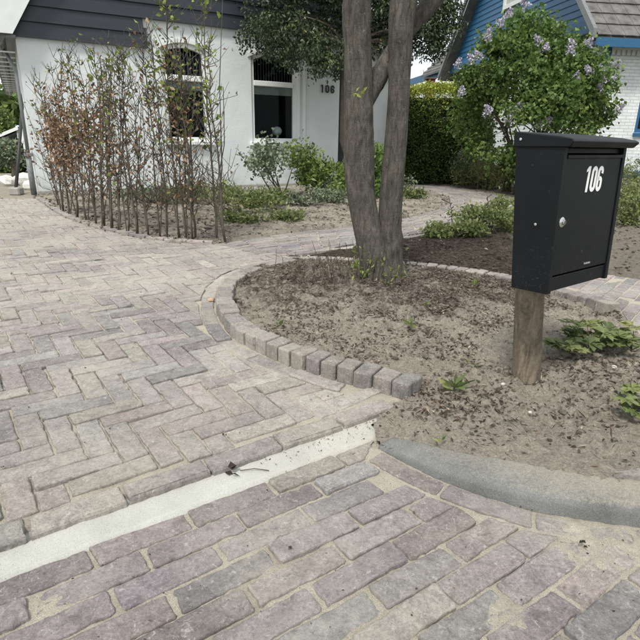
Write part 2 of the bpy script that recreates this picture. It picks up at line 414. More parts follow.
M_WEED = leaf_material('weed_leaf', [(0.0, (0.066, 0.091, 0.030)), (0.5, (0.142, 0.182, 0.063)), (1.0, (0.294, 0.309, 0.124))], 0.3)
M_GREYLEAF = leaf_material('grey_leaf', [(0.0, (0.075, 0.106, 0.064)), (0.5, (0.149, 0.191, 0.117)), (1.0, (0.297, 0.340, 0.224))], 0.25)
M_STRAW = leaf_material('straw', [(0.0, (0.10, 0.085, 0.04)), (0.5, (0.20, 0.20, 0.08)), (1.0, (0.36, 0.33, 0.18))], 0.25)
M_WFLOWER = leaf_material('white_petal', [(0.0, (0.6, 0.6, 0.6)), (1.0, (0.8, 0.8, 0.8))], 0.3)
M_PFLOWER = leaf_material('purple_petal', [(0.0, (0.30, 0.05, 0.30)), (1.0, (0.55, 0.20, 0.52))], 0.3)
M_LITTER = leaf_material('litter', [(0.0, (0.022, 0.015, 0.012)), (0.55, (0.065, 0.044, 0.032)), (0.9, (0.17, 0.125, 0.09)), (1.0, (0.40, 0.34, 0.25))], 0.05, 0.9)
M_FAR = leaf_material('far_leaf', [(0.0, (0.07, 0.12, 0.03)), (1.0, (0.26, 0.34, 0.11))], 0.3)
M_STONE = simple('pale_stone', (0.55, 0.53, 0.48), 0.8, var=0.3)
M_ORANGE = simple('orange_brick_chip', (0.50, 0.32, 0.20), 0.9, var=0.3, scale=60, bumps=0.002)
M_BAG = simple('white_bag', (0.62, 0.62, 0.58), 0.7, var=0.15)
M_ROOFGREY = simple('shed_roofing', (0.10, 0.12, 0.14), 0.7)

# ---- 2D polygon tools
def resample(pts, step):
    out = []
    for a, b in zip(pts[:-1], pts[1:]):
        d = math.hypot(b[0]-a[0], b[1]-a[1]); k = max(1, int(round(d/step)))
        out += [(a[0]+(b[0]-a[0])*i/k, a[1]+(b[1]-a[1])*i/k) for i in range(k)]
    return out + [pts[-1]]
def smooth(pts, it=2):
    """Chaikin on an open polyline, ends kept"""
    for _ in range(it):
        q = [pts[0]]
        for a, b in zip(pts[:-1], pts[1:]):
            q += [(a[0]*.75+b[0]*.25, a[1]*.75+b[1]*.25), (a[0]*.25+b[0]*.75, a[1]*.25+b[1]*.75)]
        pts = q + [pts[-1]]
    return pts
def arcpos(pts):
    L = [0]
    for a, b in zip(pts[:-1], pts[1:]): L.append(L[-1]+math.hypot(b[0]-a[0], b[1]-a[1]))
    return L
def along(pts, L, s):
    s = max(0, min(L[-1]-1e-6, s))
    import bisect
    i = min(len(pts)-2, max(0, bisect.bisect_right(L, s)-1))
    t = (s-L[i])/max(1e-9, L[i+1]-L[i]); a, b = pts[i], pts[i+1]
    d = math.hypot(b[0]-a[0], b[1]-a[1]) or 1
    tx, ty = (b[0]-a[0])/d, (b[1]-a[1])/d
    return (a[0]+(b[0]-a[0])*t, a[1]+(b[1]-a[1])*t), (tx, ty)
def offset(pts, d):
    """shift polyline to its left by d"""
    out = []
    for i in range(len(pts)):
        a = pts[max(0, i-1)]; b = pts[min(len(pts)-1, i+1)]
        L = math.hypot(b[0]-a[0], b[1]-a[1]) or 1
        out.append((pts[i][0]-(b[1]-a[1])/L*d, pts[i][1]+(b[0]-a[0])/L*d))
    return out
def inside(poly, P):
    """vectorised point in polygon; P (n,2)"""
    P = np.asarray(P, float).reshape(-1, 2); r = np.zeros(len(P), bool); n = len(poly)
    for i in range(n):
        x1, y1 = poly[i]; x2, y2 = poly[(i+1) % n]
        if y1 == y2: continue
        c = ((y1 > P[:, 1]) != (y2 > P[:, 1])) & (P[:, 0] < (x2-x1)*(P[:, 1]-y1)/(y2-y1)+x1)
        r ^= c
    return r
def polydist(poly, P, closed=True):
    P = np.asarray(P, float).reshape(-1, 2); d = np.full(len(P), 1e9); n = len(poly)
    for i in range(n if closed else n-1):
        a = np.array(poly[i]); b = np.array(poly[(i+1) % n]); ab = b-a; q = ab@ab
        if q < 1e-12: continue
        t = np.clip(((P-a)@ab)/q, 0, 1); d = np.minimum(d, np.hypot(*((P-a-t[:, None]*ab).T)))
    return d
def area(poly):
    return 0.5*sum(poly[i][0]*poly[(i+1) % len(poly)][1]-poly[(i+1) % len(poly)][0]*poly[i][1] for i in range(len(poly)))
def clip_half(poly, p, nrm):
    out = []
    for i in range(len(poly)):
        a, b = poly[i], poly[(i+1) % len(poly)]
        da = (a[0]-p[0])*nrm[0]+(a[1]-p[1])*nrm[1]; db = (b[0]-p[0])*nrm[0]+(b[1]-p[1])*nrm[1]
        if da >= 0: out.append(a)
        if (da >= 0) != (db >= 0):
            t = da/(da-db); out.append((a[0]+(b[0]-a[0])*t, a[1]+(b[1]-a[1])*t))
    return out
def clip_region(brick, region):
    """brick clipped to a (ccw) region, region straightened locally"""
    ins = inside(region, brick)
    if ins.all(): return brick
    cen = (sum(p[0] for p in brick)/len(brick), sum(p[1] for p in brick)/len(brick))
    if not ins.any() and not inside(region, [cen])[0]: return None
    A = np.array(region); B = np.roll(A, -1, 0); AB = B-A; Q = (AB**2).sum(1)+1e-12
    for _ in range(3):
        if len(brick) < 3: return None
        P = np.array(brick); ins = inside(region, P)
        D = polydist(region, P); D[ins] = 0
        k = int(D.argmax())
        if D[k] < 0.002: break
        t = np.clip(((P[k]-A)*AB).sum(1)/Q, 0, 1); dd = np.hypot(*(P[k]-A-t[:, None]*AB).T); j = int(dd.argmin())
        e = AB[j]/math.sqrt(Q[j]); brick = clip_half(brick, A[j], (-e[1], e[0]))
    return brick if len(brick) >= 3 else None

BRICKCOL = [((0.300, 0.268, 0.262), 6), ((0.330, 0.275, 0.262), 4), ((0.335, 0.312, 0.268), 3.5), ((0.285, 0.278, 0.270), 5),
            ((0.225, 0.218, 0.226), 2.5), ((0.38, 0.358, 0.315), 2), ((0.265, 0.232, 0.238), 4)]
def brick_tint(rng, pal=BRICKCOL):
    t = rng.uniform(0, sum(w for _, w in pal))
    for c, w in pal:
        t -= w
        if t <= 0: break
    k = rng.uniform(0.66, 1.04); mean = (0.285, 0.258, 0.248)
    return tuple((x*0.75+g*0.25)*k*rng.uniform(0.98, 1.02) for x, g in zip(c, mean))
def brick_geo(poly, z, rng, depth=0.06, step=0.03, round_=0.0036, tilt=0.018, rough=0.0015, corner=0.0035):
    """irregular worn brick from a 2D outline: returns verts, faces"""
    if area(poly) < 0: poly = poly[::-1]
    # cut corners, subdivide
    ring = []
    n = len(poly)
    for i in range(n):
        p = poly[i]; a = poly[i-1]; b = poly[(i+1) % n]
        la = math.hypot(a[0]-p[0], a[1]-p[1]); lb = math.hypot(b[0]-p[0], b[1]-p[1])
        ca = min(corner*rng.uniform(.6, 1.7), la*0.3); cb = min(corner*rng.uniform(.6, 1.7), lb*0.3)
        if la < 1e-5 or lb < 1e-5: continue
        p1 = (p[0]+(a[0]-p[0])/la*ca, p[1]+(a[1]-p[1])/la*ca); p2 = (p[0]+(b[0]-p[0])/lb*cb, p[1]+(b[1]-p[1])/lb*cb)
        ring += [p1, p2]
        k = int(lb/step)
        q = (b[0], b[1])
        for j in range(1, k):
            t = j/k; ring.append((p[0]+(q[0]-p[0])*t, p[1]+(q[1]-p[1])*t))
    m = len(ring)
    if m < 3: return None
    N = []
    for i in range(m):
        a = ring[i-1]; b = ring[(i+1) % m]; L = math.hypot(b[0]-a[0], b[1]-a[1]) or 1
        N.append((-(b[1]-a[1])/L, (b[0]-a[0])/L))
    J = [abs(rng.gauss(0, rough*.7)) for _ in range(m)]
    for _ in range(rng.randint(0, 3)):
        c_ = rng.randrange(m); d_ = rng.uniform(.001, rough*2.6)
        J[c_] += d_; J[(c_+1) % m] += d_*rng.uniform(.2, .8)
    cx = sum(p[0] for p in ring)/m; cy = sum(p[1] for p in ring)/m
    tx, ty = rng.gauss(0, tilt), rng.gauss(0, tilt); zo = rng.gauss(0, 0.0012)
    v = []
    for ins, dz in ((0, -depth), (0, -round_*1.1), (round_*0.35, -round_*0.35), (round_*1.1, 0)):
        for i in range(m):
            x = ring[i][0]+N[i][0]*(ins+J[i]*(1.6 if dz > -0.02 else 1)); y = ring[i][1]+N[i][1]*(ins+J[i])
            zz = z+zo+dz+(x-cx)*tx+(y-cy)*ty+(rng.gauss(0, 0.0004) if dz > -0.02 else 0)
            v.append((x, y, zz))
    f = []
    for r in range(3):
        for i in range(m):
            i2 = (i+1) % m; f.append((r*m+i, r*m+i2, (r+1)*m+i2, (r+1)*m+i))
    f.append(tuple(3*m+i for i in range(m)))
    return v, f

SAND_TINT = (0.455, 0.418, 0.365)
def dusty(tint, pts, dust):
    if dust is None: return [tint]*len(pts)
    k = dust(np.array([p[0] for p in pts]), np.array([p[1] for p in pts]))
    return [tuple(t*(1-a)+q*a for t, q in zip(tint, SAND_TINT)) for a in k]
def lay(parent, bricks, limit=300, partname='brick', restname='paving_bricks', step=0.03, mat=None, dust=None):
    """bricks: list of (poly, z, tint, kwargs). Those that show largest become parts, the rest one joined part."""
    def key(b):
        cx = sum(p[0] for p in b[0])/len(b[0]); cy = sum(p[1] for p in b[0])/len(b[0])
        vis = cy > 0.5 and abs(cx) < cy*0.62+0.05
        return (0 if vis else 1, math.hypot(cx, cy)**2/max(0.2, abs(area(b[0]))/0.014))
    bricks = sorted(bricks, key=key)
    rest = MB()
    for i, (poly, z, tint, kw) in enumerate(bricks):
        cx = sum(p[0] for p in poly)/len(poly); cy = sum(p[1] for p in poly)/len(poly)
        st = step if cy < 2.2 else (step*2 if cy < 3.5 else 0.2)
        g = brick_geo(poly, z, rnd, step=st, **kw)
        if g is None: continue
        if i < limit:
            b_ = MB().add(g[0], g[1]); b_.c = dusty(tint, g[0], dust); b_.build(partname, mat or M_BRICK, parent, origin=(cx, cy, z))
        else: rest.add(g[0], g[1]); rest.c += dusty(tint, g[0], dust)
    if rest.v: rest.build(restname, mat or M_BRICK, parent, kind='stuff')

def fbm(X, Y, s, seed=0, oct=4):
    """cheap value-noise fbm, vectorised"""
    r = np.random.RandomState(100+seed); T = r.rand(64, 64); out = 0; amp = 1; tot = 0
    for o in range(oct):
        x = X*s+17.3*o; y = Y*s+5.1*o
        xi = np.floor(x).astype(int); yi = np.floor(y).astype(int); fx = x-xi; fy = y-yi
        fx = fx*fx*(3-2*fx); fy = fy*fy*(3-2*fy)
        a = T[xi % 64, yi % 64]; b = T[(xi+1) % 64, yi % 64]; c = T[xi % 64, (yi+1) % 64]; d = T[(xi+1) % 64, (yi+1) % 64]
        out = out+amp*((a*(1-fx)+b*fx)*(1-fy)+(c*(1-fx)+d*fx)*fy); tot += amp; amp *= 0.5; s *= 2.03
    return out/tot
def heightfield(name, poly, step, zf, mat, margin=0.0, kind='structure', sandy=None, parent=None, box=None):
    P = np.array(poly)
    x0, y0 = P.min(0)-margin; x1, y1 = P.max(0)+margin
    if box: x0, x1, y0, y1 = max(x0, box[0]), min(x1, box[1]), max(y0, box[2]), min(y1, box[3])
    nx = int((x1-x0)/step)+2; ny = int((y1-y0)/step)+2
    gx, gy = np.meshgrid(x0+np.arange(nx)*step, y0+np.arange(ny)*step, indexing='ij')
    pts = np.stack([gx.ravel(), gy.ravel()], 1)
    ins = inside(poly, pts)
    if margin > 0: ins |= polydist(poly, pts) < margin
    z = zf(pts[:, 0], pts[:, 1])
    I = np.arange(nx*ny).reshape(nx, ny)
    q = np.stack([I[:-1, :-1], I[1:, :-1], I[1:, 1:], I[:-1, 1:]], -1).reshape(-1, 4)
    q = q[ins[q].all(1)]
    used = np.unique(q); mp = -np.ones(nx*ny, int); mp[used] = np.arange(len(used))
    V = np.stack([pts[used, 0], pts[used, 1], z[used]], 1).astype(np.float32); F = mp[q].astype(np.int32)
    me = bpy.data.meshes.new(name)
    me.vertices.add(len(V)); me.vertices.foreach_set('co', V.ravel())
    me.loops.add(F.size); me.loops.foreach_set('vertex_index', F.ravel())
    me.polygons.add(len(F)); me.polygons.foreach_set('loop_start', np.arange(len(F), dtype=np.int32)*4)
    me.polygons.foreach_set('use_smooth', np.ones(len(F), bool))
    me.update(calc_edges=True); me.materials.append(mat)
    if sandy is not None:
        a = me.attributes.new('sandy', 'FLOAT', 'POINT'); a.data.foreach_set('value', sandy(V[:, 0], V[:, 1]).astype(np.float32))
    o = link(name, me, None, parent, kind=kind); return o

def leaves(name, P, mat, parent, size=0.03, wid=0.5, tint=None, dirs=None, spread=1.0, droop=0.0, fold=0.25, seed=0, kind=None, label=None):
    """many folded leaf faces at the points P"""
    r = np.random.RandomState(seed+77); P = np.asarray(P, float).reshape(-1, 3); N = len(P)
    if N == 0: return None
    d = r.normal(size=(N, 3))*spread
    if dirs is not None: d += np.asarray(dirs)
    d[:, 2] -= droop; d /= np.linalg.norm(d, axis=1)[:, None]+1e-9
    q = r.normal(size=(N, 3)); s = np.cross(d, q); s /= np.linalg.norm(s, axis=1)[:, None]+1e-9; nn = np.cross(s, d)
    L = (size*r.uniform(0.6, 1.35, N))[:, None]; W = L*wid*0.5
    V = np.stack([P, P+d*L*0.45+s*W+nn*W*fold*2, P+d*L, P+d*L*0.45-s*W+nn*W*fold*2], 1).reshape(-1, 3).astype(np.float32)
    b = np.arange(N)*4; F = np.stack([b, b+1, b+2, b, b+2, b+3], 1).reshape(-1).astype(np.int32)
    me = bpy.data.meshes.new(name); me.vertices.add(len(V)); me.vertices.foreach_set('co', V.ravel())
    me.loops.add(len(F)); me.loops.foreach_set('vertex_index', F)
    me.polygons.add(2*N); me.polygons.foreach_set('loop_start', np.arange(2*N, dtype=np.int32)*3)
    me.update(calc_edges=True); me.materials.append(mat)
    t = r.rand(N) if tint is None else np.clip(tint+r.normal(size=N)*0.12, 0, 1)
    a = me.attributes.new('tint', 'FLOAT', 'POINT'); a.data.foreach_set('value', np.repeat(t, 4).astype(np.float32))
    o = link(name, me, None, parent, kind=kind)
    if label: o['label'] = label
    return o
def local(parent, pts):  # world -> parent-local (parents only translate)
    return [Vector(p)-parent.location for p in pts]
# ================================================================ GROUND PLAN
TH = R(35.0); UX, UY = math.cos(TH), math.sin(TH)
def AB(a, b): return (a*UX - b*UY, a*UY + b*UX)
def ab(p): return (p[0]*UX+p[1]*UY, -p[0]*UY+p[1]*UX)
ZR = -0.02                                             # road surface
B_EDGE = sum(ab(at(*q))[1] for q in ((126, 501), (211, 469.5), (283, 444)))/3-0.006
B_ROAD = sum(ab(at(*q, ZR))[1] for q in ((120, 536), (200, 507), (276, 480.6)))/3+0.012
ring_out = [at2(*q) for q in ((409, 400), (387, 393), (366, 387), (328.5, 378), (296, 366.5), (280, 361), (254.7, 350), (237, 341),
            (225.5, 330), (217.5, 316), (215, 304), (218, 291), (227, 280), (245, 270), (270, 262.5), (300, 257), (330, 257.5), (361, 260.5), (402, 263),
            (440, 266), (470, 270), (506, 276.5), (540, 286), (570, 297), (600, 307), (627, 318))]
ring_out = smooth(ring_out, 2)
RL = arcpos(ring_out)
hedge_edge = smooth([at2(*q) for q in ((36, 199), (44, 203), (50, 209), (64, 217), (85, 225), (112, 232), (140, 238), (170, 242.5), (195, 244), (213, 244))], 2)
path_pairs = [((213, 244), (262, 255)), ((300, 231.5), (310, 251)), ((345, 227), (355, 243)), ((400, 220), (403, 236)), ((437, 210), (467, 224)),
              ((451, 203), (516, 209)), ((448, 196), (511, 198)), ((434, 192), (475, 189.5)), ((413, 189.5), (443, 185.8)), ((385, 188), (400, 183)), ((345, 187), (350, 182.5))]
p_in = smooth([at2(*a) for a, b in path_pairs], 3); p_out = smooth([at2(*b) for a, b in path_pairs], 3)
kerb_f = smooth([at2(*q, ZR) for q in ((378, 447), (400, 458), (437, 477), (494, 497.5), (550, 514), (640, 527), (760, 533), (900, 532))], 2)
kerb_b = smooth([at2(*q, 0.012) for q in ((397, 429), (430, 440), (470, 451), (501, 456.5), (550, 467), (594, 476), (640, 481), (760, 486), (900, 484))], 2)

def near_ring(s0, s1, off):                              # sampled ring between two arc lengths at an outward offset
    n = max(2, int((s1-s0)/0.04)); pts = []
    for i in range(n+1):
        p, t = along(ring_out, RL, s0+(s1-s0)*i/n); pts.append((p[0]-t[1]*off, p[1]+t[0]*off))
    return pts
S_BACK = next(RL[i] for i, p in enumerate(ring_out) if i > 30 and p[0] > at2(300, 257)[0])

# ---- base sheet
paved = []
def sink(x, y, z, lvl=-0.02):
    P_ = np.stack([x, y], 1); m = np.zeros(len(x), bool)
    for q in paved: m |= inside(q, P_)
    return np.where(m, lvl, z)
def big_sheet():
    m, n, l, p = mat_new('plain_earth'); v = pos(n)
    c = ramp(n, l, noise(n, l, 1.4, 6, 0.6, v), [(0.35, (0.13, 0.11, 0.085)), (0.55, (0.11, 0.125, 0.06)), (0.7, (0.19, 0.165, 0.13))])
    l.new(c, p.inputs['Base Color']); p.inputs['Roughness'].default_value = 1
    mb = MB(); mb.add([(-250, -250, -0.14), (250, -250, -0.14), (250, 250, -0.14), (-250, 250, -0.14)], [(0, 1, 2, 3)])
    o = mb.build('ground', m, kind='structure')
big_sheet()

# ---- driveway
LEFTX = -6.2
tip = at2(397, 404)
hb = B_EDGE+0.072
drive_poly = [AB(-1.9, hb), tip]
ringb = near_ring(0.0, S_BACK, 0.078)
drive_poly = [AB(-1.35, hb), AB(ab(ringb[2])[0]-0.16, hb)] + [q for q in ringb[2:] if ab(q)[1] > hb+0.01] + [at2(305, 254), at2(262, 255), at2(213, 244)] + hedge_edge[::-1] + [at2(30, 198.5), at2(-40, 198.5), (LEFTX, 6.9), (-3.3, 2.6)]
if area(drive_poly) < 0: drive_poly = drive_poly[::-1]
sandspots_d = [(at2(*q), r, h) for q, r, h in (((8, 490), .05, .004), ((175, 405), .05, .002), ((345, 395), .05, .003), ((255, 375), .09, .005),
               ((228, 352), .06, .006), ((300, 395), .1, .005), ((245, 345), .07, .005), ((215, 325), .06, .005), ((330, 405), .06, .004), ((375, 400), .05, .005), ((120, 470), .05, .002))]
def sand_d(x, y):
    z = -0.0080+0.009*(fbm(x, y, 14, 3)-0.5)+0.010*(fbm(x, y, 1.7, 4)-0.5)+0.002*(fbm(x, y, 90, 5)-0.5)
    for (cx, cy), r, h in sandspots_d:
        z = z+h*1.2*np.exp(-((x-cx)**2+(y-cy)**2)/r**2)*(0.3+fbm(x, y, 22, 8))
    w_ = (-x*UY+y*UX) < B_EDGE+0.035
    return np.where(w_, -0.03, np.minimum(z, 0.006))
full = [AB(-1.5, B_EDGE+0.02), AB(ab(tip)[0]+0.02, B_EDGE+0.02)] + near_ring(0.0, S_BACK, 0.0) + drive_poly[0:0]
dbase = [AB(-1.5, B_EDGE+0.012), AB(ab(tip)[0]+0.03, B_EDGE+0.012)] + near_ring(0.0, S_BACK, 0.01) + [at2(305, 254), at2(262, 255), at2(213, 244)] + hedge_edge[::-1] + [at2(30, 198.5), at2(-40, 198.5), (LEFTX, 6.9), (-3.5, 2.6)]
driveway = heightfield('driveway', dbase, 0.017, sand_d, M_SAND, margin=0.05)
def thin(q):
    per = sum(math.hypot(q[i][0]-q[i-1][0], q[i][1]-q[i-1][1]) for i in range(len(q)))
    return abs(area(q)) < 0.0012 or abs(area(q))/per < 0.009
bricks = []
P = 0.0693
W2 = P-0.0035; L2 = 3*P-0.0035
OFF = -1.175
def rect_ab(a0, a1, b0, b1, j=0.0012):
    q = [(a0, b0), (a1, b0), (a1, b1), (a0, b1)]
    return [AB(a+rnd.gauss(0, j), b+rnd.gauss(0, j)) for a, b in q]
for c in range(-120, 130):
    for k in range(-30, 30):
        for kind_ in (0, 1):
            if kind_ == 0:      # header column c
                a0 = 0.2+c*P; y0 = (c-5+6*k)*P+OFF; A = (a0, a0+W2, -(y0+L2), -y0)
            else:               # stretcher
                a0 = 0.2+(c+6*k)*P; y0 = c*P+OFF; A = (a0, a0+L2, -(y0+W2), -y0)
            ca, cb = (A[0]+A[1])/2, (A[2]+A[3])/2
            x, y = AB(ca, cb)
            if y < 0.6 or y > 7.6 or x < LEFTX or x > 1.0 or cb < hb-0.2: continue
            if x < -0.62*y-1.0: continue
            bricks.append(A)
cl = []
for A in bricks:
    q = rect_ab(*A)
    q = clip_region(q, drive_poly)
    if q is None or thin(q): continue
    cl.append((q, rnd.gauss(0, 0.0012), brick_tint(rnd), dict()))
# edge course along the strip
a = -1.42
while a < ab(tip)[0]+0.03:
    L = 0.207
    a1 = min(a+L-0.003, ab(tip)[0]+0.035)
    if a1-a > 0.05:
        cl.append((rect_ab(a, a1, B_EDGE, B_EDGE+0.069), rnd.gauss(0.001, 0.0012), brick_tint(rnd), dict(round_=0.007, tilt=0.012, rough=0.002)))
    a += L
# course that follows the tree ring
s = 0.02
while s < S_BACK-0.1:
    e = min(s+0.2, S_BACK); n = 4
    outer = [along(ring_out, RL, s+(e-s)*i/n) for i in range(n+1)]
    poly = [(p[0]-t[1]*0.074, p[1]+t[0]*0.074) for p, t in outer] + [(p[0]-t[1]*0.008, p[1]+t[0]*0.008) for p, t in outer[::-1]]
    if min(ab(q)[1] for q in poly) > B_EDGE+0.07:
        if poly: cl.append((poly, rnd.gauss(-0.002, 0.0015), brick_tint(rnd), dict()))
    s += 0.206
lay(driveway, cl, 300, step=0.016, dust=lambda x, y: np.clip(0.06+0.8*(fbm(x, y, 1.3, 66)-0.45)+0.10*np.clip(y-1.8, 0, 3)+sum(35*h*np.exp(-((x-c[0])**2+(y-c[1])**2)/(1.6*r)**2) for c, r, h in sandspots_d), 0.0, 0.6))

# ---- tree ring of upright bricks
def ring_top(s):
    f = s/RL[-1]
    xs = [0, 0.22, 0.30, 0.36, 0.44, 0.55, 0.8, 0.93, 1.0]; zs = [0.052, 0.050, 0.042, 0.026, 0.012, 0.010, 0.018, 0.045, 0.072]
    return float(np.interp(f, xs, zs))
kb = []; s = 0.0
RINGCOL = [((0.27, 0.245, 0.225), 4), ((0.30, 0.27, 0.235), 4), ((0.27, 0.235, 0.225), 3), ((0.24, 0.228, 0.21), 2), ((0.32, 0.29, 0.25), 2)]
ring = empty('tree_ring', (ring_out[0][0], ring_out[0][1], 0), 'low curved border of upright worn bricks around the twin stem tree bed', 'garden edging')
while s < RL[-1]-0.05:
    w = 0.067*rnd.uniform(0.95, 1.04); last = s+2*w > RL[-1]
    (p, t), (q, t2) = along(ring_out, RL, s), along(ring_out, RL, s+w)
    dpt = 0.088*rnd.uniform(0.94, 1.06); o = rnd.gauss(0, 0.002)
    if s == 0 or last: dpt = 0.1
    poly = [(p[0]-t[1]*o, p[1]+t[0]*o), (q[0]-t2[1]*o, q[1]+t2[0]*o), (q[0]+t2[1]*dpt, q[1]-t2[0]*dpt), (p[0]+t[1]*dpt, p[1]-t[0]*dpt)]
    kb.append((poly, ring_top(s)+rnd.gauss(0, 0.0015), brick_tint(rnd, RINGCOL), dict(depth=0.1, round_=0.005, tilt=0.025, rough=0.0014, corner=0.006)))
    s += w+0.0025
lay(ring, kb, 300)

# ---- concrete strip
A_END = ab(at(386, 440, ZR))[0]
strip_poly = [AB(-1.5, B_ROAD+0.001), AB(A_END, B_ROAD+0.001), at2(404, 428, -0.018), AB(ab(at(395, 425, -0.018))[0], B_EDGE-0.003), AB(-1.5, B_EDGE-0.003)]
mid_b = (B_ROAD+B_EDGE)/2
def strip_mesh():
    V, F, S = [], [], []; na, nb = 260, 12; a0 = -1.5
    for i in range(na+1):
        for j in range(nb+1):
            t = j/nb; b = (B_ROAD-0.012)*(1-t)+(B_EDGE+0.05)*t
            a = a0+(A_END+(0.05 if t > .5 else 0.0)+0.03*t-a0)*i/na
            x, y = AB(a, b); X_, Y_ = np.array([x]), np.array([y])
            z = -0.0175+0.002*(fbm(X_, Y_, 6, 9)[0]-0.5)+0.0012*(fbm(X_, Y_, 60, 9)[0]-0.5)
            if j == 0: z -= 0.02
            V.append((x, y, z))
            S.append(float(np.clip((a-0.25)*0.7, 0, 0.45)+0.14*(abs(t-.5) > .36)-0.42))
    for i in range(na):
        for j in range(nb):
            q = i*(nb+1)+j; F.append((q, q+nb+1, q+nb+2, q+1))
    me = bpy.data.meshes.new('concrete_strip'); me.from_pydata(V, [], F); me.materials.append(M_STRIP)
    a = me.attributes.new('sandy', 'FLOAT', 'POINT'); a.data.foreach_set('value', np.array(S, dtype=np.float32))
    me.polygons.foreach_set('use_smooth', [True]*len(me.polygons)); me.update(); link('concrete_strip', me, kind='structure')
strip_mesh()

# ---- road with running bond
kf_off = offset(kerb_f, -0.078)
road_poly = [AB(-1.6, B_ROAD-0.002), AB(A_END-0.02, B_ROAD-0.002)] + [q for q in kf_off[2:]] + [(3.0, -1.2), (-2.4, -1.2)]
if area(road_poly) < 0: road_poly = road_poly[::-1]
sand_spots = [(at2(*q, ZR), r, h) for q, r, h in (((272, 572), .05, .0065), ((290, 578), .04, .005), ((255, 590), .04, .005), ((520, 617), .055, .008), ((500, 630), .05, .007),
     ((410, 628), .05, .006), ((615, 545), .12, .0058), ((560, 522), .06, .006), ((640, 570), .11, .005), ((575, 548), .05, .006), ((20, 590), .03, .005), ((150, 600), .02, .005), ((470, 500), .02, .004),
     ((330, 545), .03, .005), ((460, 535), .03, .005), ((60, 610), .03, .004), ((225, 590), .03, .005), ((505, 510), .04, .004), ((500, 545), .03, .005))]
def sand_r(x, y):
    z = ZR-0.0075+0.005*(fbm(x, y, 11, 23)-0.5)+0.004*(fbm(x, y, 2.3, 14)-0.5)+0.0048*(fbm(x, y, 105, 15)-0.5)
    for (cx, cy), r, h in sand_spots:
        z = z+h*1.0*np.exp(-(((x-cx)**2+(y-cy)**2)/r**2))*(-0.1+1.75*fbm(x, y, 34, 18))
    return np.minimum(z, ZR+0.006)
rbase = [AB(-1.6, B_ROAD+0.01), AB(A_END, B_ROAD+0.01)] + offset(kerb_f, 0.01) + [(3.0, -1.2), (-2.4, -1.2)]
road = heightfield('road', rbase, 0.0062, sand_r, M_SAND, box=(-1.5, 1.9, 0.55, 2.0))
cl = []
RP = 0.0672
for i in range(0, 34):
    b1 = B_ROAD-0.003-i*RP; off = (0.555+0.103*(i % 2)+rnd.uniform(-0.02, 0.02)) if i < 60 else 0
    for k in range(-14, 14):
        a0 = off+k*0.212
        x, y = AB(a0+0.1, b1-0.03)
        if y < 0.1 or x > 2.2 or x < -1.9: continue
        lw = 0.0625
        q = clip_region(rect_ab(a0+0.001, a0+0.2065, b1-lw, b1, 0.0016), road_poly)
        if q is None or thin(q): continue
        cl.append((q, ZR+rnd.gauss(0, 0.0015), brick_tint(rnd), dict(rough=0.0017, corner=0.0042, round_=0.0036)))
s = 0.02; KL = arcpos(kerb_f)
while s < KL[-1]-0.1:
    e = s+0.2; outer = [along(kerb_f, KL, s+(e-s)*i/4) for i in range(5)]
    poly = [(p[0]+t[1]*0.008, p[1]-t[0]*0.008) for p, t in outer] + [(p[0]+t[1]*0.068, p[1]-t[0]*0.068) for p, t in outer[::-1]]
    cl.append((poly, ZR+rnd.gauss(-0.001, 0.0015), brick_tint(rnd), dict(corner=0.005)))
    s += 0.206
lay(road, cl, 300, step=0.013, dust=lambda x, y: np.clip(0.5*(fbm(x, y, 4, 67)-0.55)+sum(38*h*np.exp(-((x-c[0])**2+(y-c[1])**2)/(1.2*r)**2) for c, r, h in sand_spots), 0.0, 0.6))

# ---- kerb
def kerb():
    n = 120; KB = arcpos(kerb_b); V = []; F = []; S = []; m = 9
    for i in range(n+1):
        f = i/n; (p, t), (q, t2) = along(kerb_f, KL, f*KL[-1]), along(kerb_b, KB, f*KB[-1])
        rise = np.interp(f, [0, .06, .25, .6, 1], [-0.012, -0.002, 0.014, 0.028, 0.032])
        px, py = p; dx, dy = q[0]-p[0], q[1]-p[1]
        prof = [(0.0, -0.08), (0.0, rise-0.016), (0.03, rise-0.008), (0.10, rise-0.002), (0.22, rise+0.001), (0.5, rise+0.003), (0.85, rise+0.001), (0.98, rise-0.004), (1.0, -0.08)]
        for j, (k, z) in enumerate(prof):
            wob = 0.0016*math.sin(i*1.7+j)+rnd.gauss(0, 0.0006)
            V.append((px+dx*k, py+dy*k, z+(wob if 0 < j < 8 else 0)))
            S.append(-0.4 if j < 3 else float(np.clip(-0.26+f*1.1+(k-0.3)*0.55, -0.3, 0.55)))
    for i in range(n):
        for j in range(m-1): F.append((i*m+j, (i+1)*m+j, (i+1)*m+j+1, i*m+j+1))
    F.append(tuple(range(m)))
    me = bpy.data.meshes.new('kerb'); me.from_pydata(V, [], F); me.materials.append(M_KERB)
    a = me.attributes.new('sandy', 'FLOAT', 'POINT'); a.data.foreach_set('value', np.array(S, dtype=np.float32))
    me.polygons.foreach_set('use_smooth', [True]*len(me.polygons)); me.update()
    link('kerb', me, kind='structure')
kerb()

